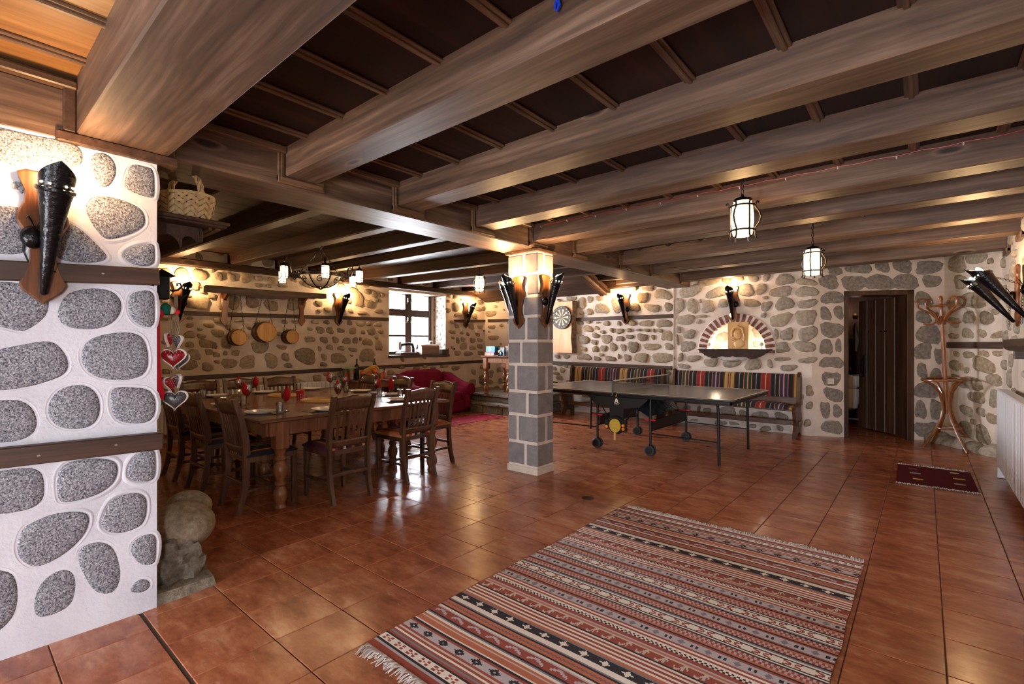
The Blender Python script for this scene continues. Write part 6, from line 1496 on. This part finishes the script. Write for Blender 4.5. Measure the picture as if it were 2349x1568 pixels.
def heart(name, label, loc, w, rz, col, cord_top, tilt=0):
    t = thing(name, label, 'ornament', loc, rz, 'enamel hearts on strings'); pts, dome = heart_mb(w, .02)
    MB().prism(pts, -.007, .007, b=.002).build('rim', WH, t)
    for s_ in (-1, 1):
        vs, fs = dome(.86, w * .16); MB().add([(x, s_ * (y + .006), z) for x, y, z in vs], fs).build('face', col, t, angle=80)
    mb = MB()
    rg = random.Random(int(w * 1000) + int(loc[2] * 100))
    for gx in range(-3, 4):
        for gz in range(-3, 4):
            x, z = (gx + (.5 if gz % 2 else 0)) * w * .13, gz * w * .12 - .01 * w
            e = max(abs(x) / (w * .42), abs(z) / (w * .36), (abs(x) / (w * .42) + max(0, -z) / (w * .42)))
            if e > .86: continue
            yy = .006 + w * .16 * (1 - (e * .95) ** 2.6) ** 1.0 * .98
            for s_ in (-1, 1): mb.ball(.0022, .0022, .0022, T(x, s_ * yy, z), 6, 4)
    d_ = mb.build('white_dots', WH, t); d_['kind'] = 'stuff'
    MB().tube([(0, 0, w * .22), (0, 0, cord_top - loc[2])], .0015, 5).build('string', MT['rope'], t)
    return t
HX, HY = -3.12, .835
hp = lambda u, v: atx(u, v, HX)
fz = atan2(0 - HY, 0 - HX) + pi / 2       # turned towards the room
p = hp(397, 819); heart('heart_ornament', 'large red enamel heart with white dots, upper front', p, .125, fz, RH, 1.52)
p = hp(405, 826); heart('heart_ornament', 'large grey enamel heart peeping out behind the large red one', p + V((-.06, .02, 0)), .122, fz, GH, 1.52)
p = hp(401, 915); heart('heart_ornament', 'large grey enamel heart with white dots, lowest of the string', p, .125, fz, GH, 1.52)
p = hp(386, 776); heart('heart_ornament', 'small red enamel heart seen edge-on near the cord knot', p, .085, fz + 1.25, RH, 1.52)
p = hp(409, 781); heart('heart_ornament', 'small grey enamel heart seen edge-on near the cord knot', p, .085, fz - 1.1, GH, 1.52)
p = hp(391, 878); heart('heart_ornament', 'small red enamel heart turned aside above the lowest grey heart', p, .095, fz + .75, RH, 1.52)
p = hp(409, 871); heart('heart_ornament', 'small grey enamel heart edge-on above the lowest grey heart', p, .085, fz - 1.3, GH, 1.52)
jr = thing('jute_cord', 'bundle of knotted jute cord holding the enamel hearts', 'cord', (HX, HY, 1.50))
for q in range(5): MB().tube([(.004 * cos(q * 1.3), .006 * sin(q * 1.3) - .0, .13), (.006 * cos(q * 2), .008 * sin(q * 2), .05), (.004 * cos(q), .01 * sin(q), 0), (.012 * cos(q * 1.4), .018 * sin(q * 1.4 + 1), -.06), (.01 * cos(q * 1.7), .016 * sin(q * 1.7), -.13)], .0045, 6).build('strand', MT['rope'], jr)
MB().ball(.014, .018, .02, T(0, 0, .0), 12, 8).build('knot', MT['rope'], jr)

# ---- hearth stones at the pier foot
hs = thing('hearth_stone', 'rounded ochre boulder on a mortared rubble base beside the pier', 'boulder', (-3.28, .92, 0))
MB().ball(.19, .17, .125, T(-.03, .0, .30), 26, 16, f=lambda p: p * (1 + .10 * noise.noise(p * 5 + V((3, 1, 2))))).build('boulder', MT['boulder'], hs)
MB().ball(.15, .12, .10, T(-.27, .10, .33), 20, 12, f=lambda p: p * (1 + .12 * noise.noise(p * 6 + V((1, 7, 2))))).build('boulder', MT['boulder'], hs)
MB().ball(1, 1, 1, T(-.03, -.06, .12), 30, 20, f=lambda p: (lambda q: V((q.x * .19, q.y * .13, q.z * .15)) * (1 + .30 * noise.noise(q * 2.6 + V((9, 1, 2))) + .10 * noise.noise(q * 9)))(p / max(abs(p.x), abs(p.y), abs(p.z)) ** .75)).build('mortar_lump', MT['rough_slab'], hs)
sp = [(atz(u, v)) for u, v in ((352, 1393), (420, 1370), (497, 1339), (478, 1318), (452, 1290), (428, 1268), (405, 1262), (352, 1262))]
vs = [(p.x + 3.28, p.y - .92, -.005) for p in sp] + [(p.x + 3.28 + (.0 if 0 else -.012), p.y - .92 - .012, .055 + .012 * noise.noise(V((p.x * 9, p.y * 9, 0)))) for p in sp]; n = len(sp)
MB().add(vs, [tuple(range(n))[::-1], tuple(range(n, 2 * n))] + [(i, (i + 1) % n, n + (i + 1) % n, n + i) for i in range(n)]).build('slab', MT['rough_slab'], hs, smooth=False)

# ---- window sill: sewing machine and its wooden hood
sm0 = atx(937, 806, XL - .08)
sm = thing('sewing_machine', 'old black hand sewing machine on the window sill', 'sewing machine', (XL - .10, sm0.y, WZ0), 0)
MB().cbox(-.09, .09, -.24, .24, 0, .045, .006).build('base', MT['frame_wood'], sm); MB().cbox(-.08, .08, -.22, .22, .045, .055, .003).build('bed', MT['chrome'], sm)
MB().tube([(0, .13, .05), (0, .135, .14), (0, .11, .215), (0, .03, .225), (0, -.08, .215), (0, -.16, .205), (0, -.18, .17), (0, -.18, .10)], [.04, .035, .036, .030, .028, .032, .026, .02], 12).build('arm', MT['black_paint'], sm)
MB().cbox(-.02, .02, -.225, -.165, .10, .27, .008).build('head_plate', MT['chrome'], sm)
MB().tube([(0, .19 , .17), (0, .215, .17)], .07, 20).build('hand_wheel', MT['chrome'], sm)
MB().tube([(.02, .2, .17), (.05, .22, .17), (.06, .22, .10)], .008, 6).build('crank', MT['chrome'], sm)
hc0 = atx(983, 812, XL - .08)
hd = thing('machine_hood', 'brown wooden bentwood hood of the sewing machine on the sill', 'case', (XL - .11, hc0.y, WZ0))
MB().prism([(-.11, 0), (.11, 0), (.11, .155), (.095, .19), (.06, .212), (0, .22), (-.06, .212), (-.095, .19), (-.11, .155)], -.24, .24, b=.006).build('hood', wood('hood_wood', '4a3328', '6a4c3c', '80604e', 'Y', .35, 1.0, .08, False), hd)
MB().cbox(-.115, .115, -.245, .245, 0, .014, .004).build('base_strip', MT['frame_wood'], hd)
MB().tube([(0, -.05, .222), (0, -.045, .24), (0, .045, .24), (0, .05, .222)], .005, 6).build('carry_handle', MT['iron'], hd)
jar = thing('glass_jar', 'small lidded glass jar behind the sewing machine hood', 'jar', (XL - .30, atx(989, 790, XL - .3).y, WZ0))
MB().lathe([(.0, 0), (.05, 0), (.05, .25), (.04, .27), (.038, .27), (.047, .25), (.047, .005), (.0, .005)], 18, cap=False).build('body', MT['drink_glass'], jar); MB().lathe([(.043, .27), (.045, .275), (.045, .295), (.0, .297)], 18).build('lid', MT['white_plastic'], jar)
tag(MB().cbox(-.06, .06, -.09, .09, 0, .11, .01).cbox(-.05, .05, .07, .10, .0, .13, .008).build('wooden_block', MT['frame_wood'], loc=(XL - .04, atx(1018, 800, XL - .05).y, WZ0)), 'dark wooden block at the corner of the window sill', 'block')

# ---- fruit and bottles on the side table
SZ = .75
def on_side(u, v): return atz(u, v, SZ)
bw = on_side(*zs(760, 730)); bw = V((-7.50, bw.y if 4.6 < bw.y < 5.4 else 5.1, SZ)); bw.y = atx(*zs(760, 690), -7.5).y
fb = thing('fruit_bowl', 'glass bowl piled with fruit on the side table', 'bowl', bw)
MB().lathe([(.05, 0), (.06, .006), (.14, .05), (.165, .09), (.162, .09), (.135, .05), (.0, .01)], 26, cap=False).build('bowl', MT['drink_glass'], fb)
orange_m, banana_m, apple_m = plain('orange_peel', 'e0701a', .45, 0, 120, .12, .3), plain('banana_peel', 'd9a72a', .45, 0, 12, .15), plain('dark_apple', '6e1420', .3, 0, 10, .4)
for k, (dx, dy, dz, m, lab) in enumerate([(-.02, -.13, .12, orange_m, 'orange at the radiator edge of the fruit bowl'), (.06, -.05, .085, orange_m, 'orange low in the front of the fruit bowl'), (.07, .06, .145, orange_m, 'orange high in the middle of the fruit bowl'), (-.05, .02, .10, orange_m, 'orange half hidden at the back of the fruit bowl'), (-.04, .11, .14, orange_m, 'orange under the banana tips'), (.06, .11, .085, apple_m, 'dark red apple in the fruit bowl'), (.11, .04, .065, banana_m, 'yellow lemon low in the fruit bowl')]):
    tag(MB().ball(.042, .042, .04, n=18, m=12).build('orange' if m is orange_m else ('apple' if m is apple_m else 'lemon'), m, loc=bw + V((dx, dy, dz))), lab, 'fruit', 'fruit in the glass bowl')
for k, lab in enumerate(('banana lying lowest across the fruit', 'banana in the middle of the bunch', 'banana on top of the bunch')):
    yo = -.10 + .05 * k; tag(MB().tube([(.03, yo - .04, .175 + .016 * k), (.05, yo + .02, .20 + .018 * k), (.04, yo + .09, .205 + .018 * k), (.02, yo + .16, .175 + .012 * k), (.01, yo + .19, .15 + .01 * k)], [.008, .019, .021, .017, .006], 8).build('banana', banana_m, loc=bw + V((0, 0, -.01))), lab, 'fruit', 'bananas on the fruit')
def bottle(label, x, y, h, r_, body, capm, name='bottle'):
    t = thing(name, label, 'bottle', (x, y, SZ), 0, 'bottles and jars on the side table')
    MB().lathe([(.0, 0), (r_, 0), (r_, h * .58), (r_ * .8, h * .68), (r_ * .34, h * .76), (r_ * .32, h * .93), (.0, h * .93)], 16).build('body', body, t); MB().lathe([(r_ * .40, h * .90), (r_ * .40, h), (.0, h)], 12).build('cap', capm, t); return t
DG = plain('dark_green_glass', '101c14', .12); 
bottle('dark wine bottle behind the plastic tub on the side table', -7.70, atx(*zs(430, 500), -7.7).y, .36, .04, DG, plain('foil_cap', '4a4640', .4))
bottle('tall bottle with pale stopper behind the fruit bowl', -7.75, atx(*zs(890, 400), -7.75).y, .40, .035, plain('brown_glass', '3c2414', .15), MT['china'])
bottle('short bottle with dark cap lying behind the fruit bowl', -7.6, atx(*zs(1140, 600), -7.6).y, .17, .035, plain('pink_label', 'b8706a', .4), MT['black_plastic'])
bottle('squat jar with orange contents beside the fruit bowl', -7.5, atx(*zs(1060, 640), -7.5).y, .14, .035, plain('orange_jam', 'b8702a', .3), MT['china'], 'jar')
tb = thing('plastic_tub', 'clear plastic storage tub with pale green lid on the side table', 'tub', (-7.62, atx(*zs(250, 600), -7.6).y, SZ))
MB().lathe([(.0, 0), (.10, 0), (.12, .20), (.117, .20), (.097, .004), (.0, .004)], 20, cap=False).build('body', MT['drink_glass'], tb); MB().lathe([(.123, .198), (.125, .21), (.118, .216), (.0, .216)], 20).build('lid', plain('pale_green_plastic', '7fae7a', .4), tb); MB().cbox(-.045, .045, -.01, .075, .005, .17, .01).build('yellow_packet', plain('yellow_packet', 'b8903a', .4), tb)
ck = on_side(*zs(1150, 690)); tag(MB().grid(10, 8, lambda u, v: ((u - .5) * .30, (v - .5) * .26, .004 + .012 * abs(noise.noise(V((u * 4, v * 4, 2)))))).build('folded_cloth', MT['crimson_wool'], loc=(-7.50, 5.36, SZ)), 'folded crimson cloth at the sofa end of the side table', 'cloth')

# ---- board games on the corner table
GZ = .365 + .775
def gbox(name, label, c, w, d, h, col, rz=0, extra=None, z=None):
    t = thing(name, label, 'game box', (c[0], c[1], GZ if z is None else z), rz, 'board games on the corner table'); MB().cbox(-w / 2, w / 2, -d / 2, d / 2, 0, h, .002).build('box', plain('card_' + col, col, .45), t)
    for (x0, x1, z0, z1, cc) in (extra or []): MB().box(x0, x1, -d / 2 - .0012, -d / 2, z0, z1).build('printed_band', plain('ink_' + cc, cc, .45), t)
    return t
b1 = gbox('game_box', 'coral and orange game box under the blue one', (-6.73, 7.30), .26, .16, .065, 'b0525a', 0, [(-.11, .02, .012, .054, 'cc8a6a'), (.05, .12, .015, .05, 'b0a8a8')])
b2 = gbox('game_box', 'blue game box with an orange cross printed on it', (-6.70, 7.30), .24, .16, .125, '1f78a0', .0, None, GZ + .066)
for s_, cc in ((1, 'c98a50'), (-1, '6a7ab8')):
    MB().box(-.012, .012, -.0812 - (.0006 if s_ > 0 else 0), -.08, -.052, .052, RY(s_ * .62)).build('printed_cross', plain('ink_' + cc, cc, .45), b2, loc=(0, 0, .062))
gbox('game_box', 'dark teal game box standing beside the blue one', (-6.46, 7.36), .22, .18, .17, '15303a', -.1, [(-.05, .01, .04, .13, '8a6034')])
gbox('game_box', 'long maroon game box lying at the back of the pile', (-6.38, 7.70), .50, .22, .07, '5c1420', .05, None, GZ)
gbox('game_box', 'maroon game box stacked on top at the back', (-6.40, 7.68), .42, .22, .12, '641824', .0, None, GZ + .072)
gbox('game_box', 'pink game box on top of the pile beside the pillar', (-6.24, 7.55), .40, .22, .05, 'b4607a', -.05, None, GZ + .19) if False else None
yb_ = gbox('game_box', 'black and yellow quiz game box beside the pillar', (-6.24, 7.34), .20, .14, .17, '24221c', 0, [(-.08, .08, .155, .168, 'd0b870')])
for k, tx in enumerate(('WHO', 'IS', 'IT?')): text_mesh(tx, .05, plain('ink_yellow', 'd0b870', .45), 'printed_word', yb_, (.01, -.0712, .128 - .046 * k), (pi / 2, 0, 0))
toy = thing('small_toy', 'little white and blue plastic toy among the game boxes', 'toy', (-6.38, 7.20, GZ)); MB().ball(.03, .03, .045, T(0, 0, .045), 12, 8).build('body', plain('sky_blue_plastic', '2c8ac0', .35), toy); MB().ball(.036, .03, .028, T(-.05, 0, .085), 12, 8).build('head', MT['china'], toy)
tag(MB().cbox(-.07, .07, -.04, .04, 0, .02, .005).build('card_pack', plain('dark_card', '2a2220', .5), loc=(-6.50, 7.20, GZ)), 'flat dark pack of cards before the game boxes', 'cards')

# ---- washroom glimpsed through the door
def dpt(x, y, z): return wd.pt(x, z, y)
sk0 = wd.pt(hx1 - .60, 0, -1.25)
wb_ = thing('wash_basin', 'white wall basin glimpsed inside the washroom', 'basin', (sk0.x, sk0.y, 0), wd.rot)
MB().lathe([(.0, .60), (.08, .62), (.17, .70), (.19, .78), (.20, .84), (.19, .845), (.17, .80), (.10, .74), (.0, .72)], 22).build('bowl', MT['china'], wb_); MB().lathe([(.02, .25), (.10, .30), (.13, .45), (.14, .62), (.0, .64)], 18).build('pedestal', MT['china'], wb_); MB().cbox(-.2, .2, -.22, -.08, .80, .85, .01).build('ledge', MT['china'], wb_)
MB().tube([(0, -.14, .85), (0, -.14, .95), (0, -.05, .98), (0, .0, .95)], .014, 8).build('tap', MT['chrome'], wb_)
tp0 = wd.pt(hx1 - .02, 1.28, -1.6)
tag(MB().lathe([(.0, 0), (.06, 0), (.06, .17), (.0, .17)], 16).build('paper_dispenser', plain('pale_blue_plastic', '8fa8bc', .4), loc=wd.pt(hx1 - .84, 1.30, -1.9)), 'pale blue dispenser on the washroom wall', 'dispenser')
wl_ = thing('wall_lamp', 'small brass lamp glimpsed inside the washroom, its glow added', 'lamp', wd.pt(hx1 - .90, 1.82, -1.8)); MB().lathe([(.0, 0), (.03, .0), (.045, .06), (.03, .09), (.0, .095)], 14).build('shade', MT['brass'], wl_)
bulb_light(wl_, (.0, .0, .14), 1.0, .04, (1, .85, .7))  # added light, lifts the otherwise black washroom
tag(MB().tube([(0, 0, 0), (.01, 0, .2), (-.01, 0, .4), (.0, 0, .5)], [.03, .045, .03, .01], 8).build('hand_towel', MT['cream_felt'], loc=wd.pt(hx1 - .90, 1.25, -1.8)), 'cream towel hanging in the washroom', 'towel')

# ---- right wall: rough mantel and pipe
mr = atx(2318, 790, XR - .12)
rm = thing('rough_shelf', 'rough hewn dark wooden shelf on the wall above the radiator', 'shelf', (XR, 5.6, 1.30))
MB().add(*(lambda n: ([(x_, (-.9 + 1.9 * i / n), z_ + .018 * noise.noise(V((i * 1.7, x_ * 30, z_ * 30)))) for i in range(n + 1) for x_, z_ in ((.0, 0), (-.13, .01), (-.15, .05), (-.14, .10), (.0, .11))], [(i * 5 + k, i * 5 + (k + 1) % 5, (i + 1) * 5 + (k + 1) % 5, (i + 1) * 5 + k) for i in range(n) for k in range(5)] + [(4, 3, 2, 1, 0), (n * 5, n * 5 + 1, n * 5 + 2, n * 5 + 3, n * 5 + 4)]))(14)).build('beam', MT['rail'], rm)
for y in (-.6, .7): MB().cbox(-.10, 0, y - .03, y + .03, -.07, .01, .006).build('bracket', MT['rail'], rm)
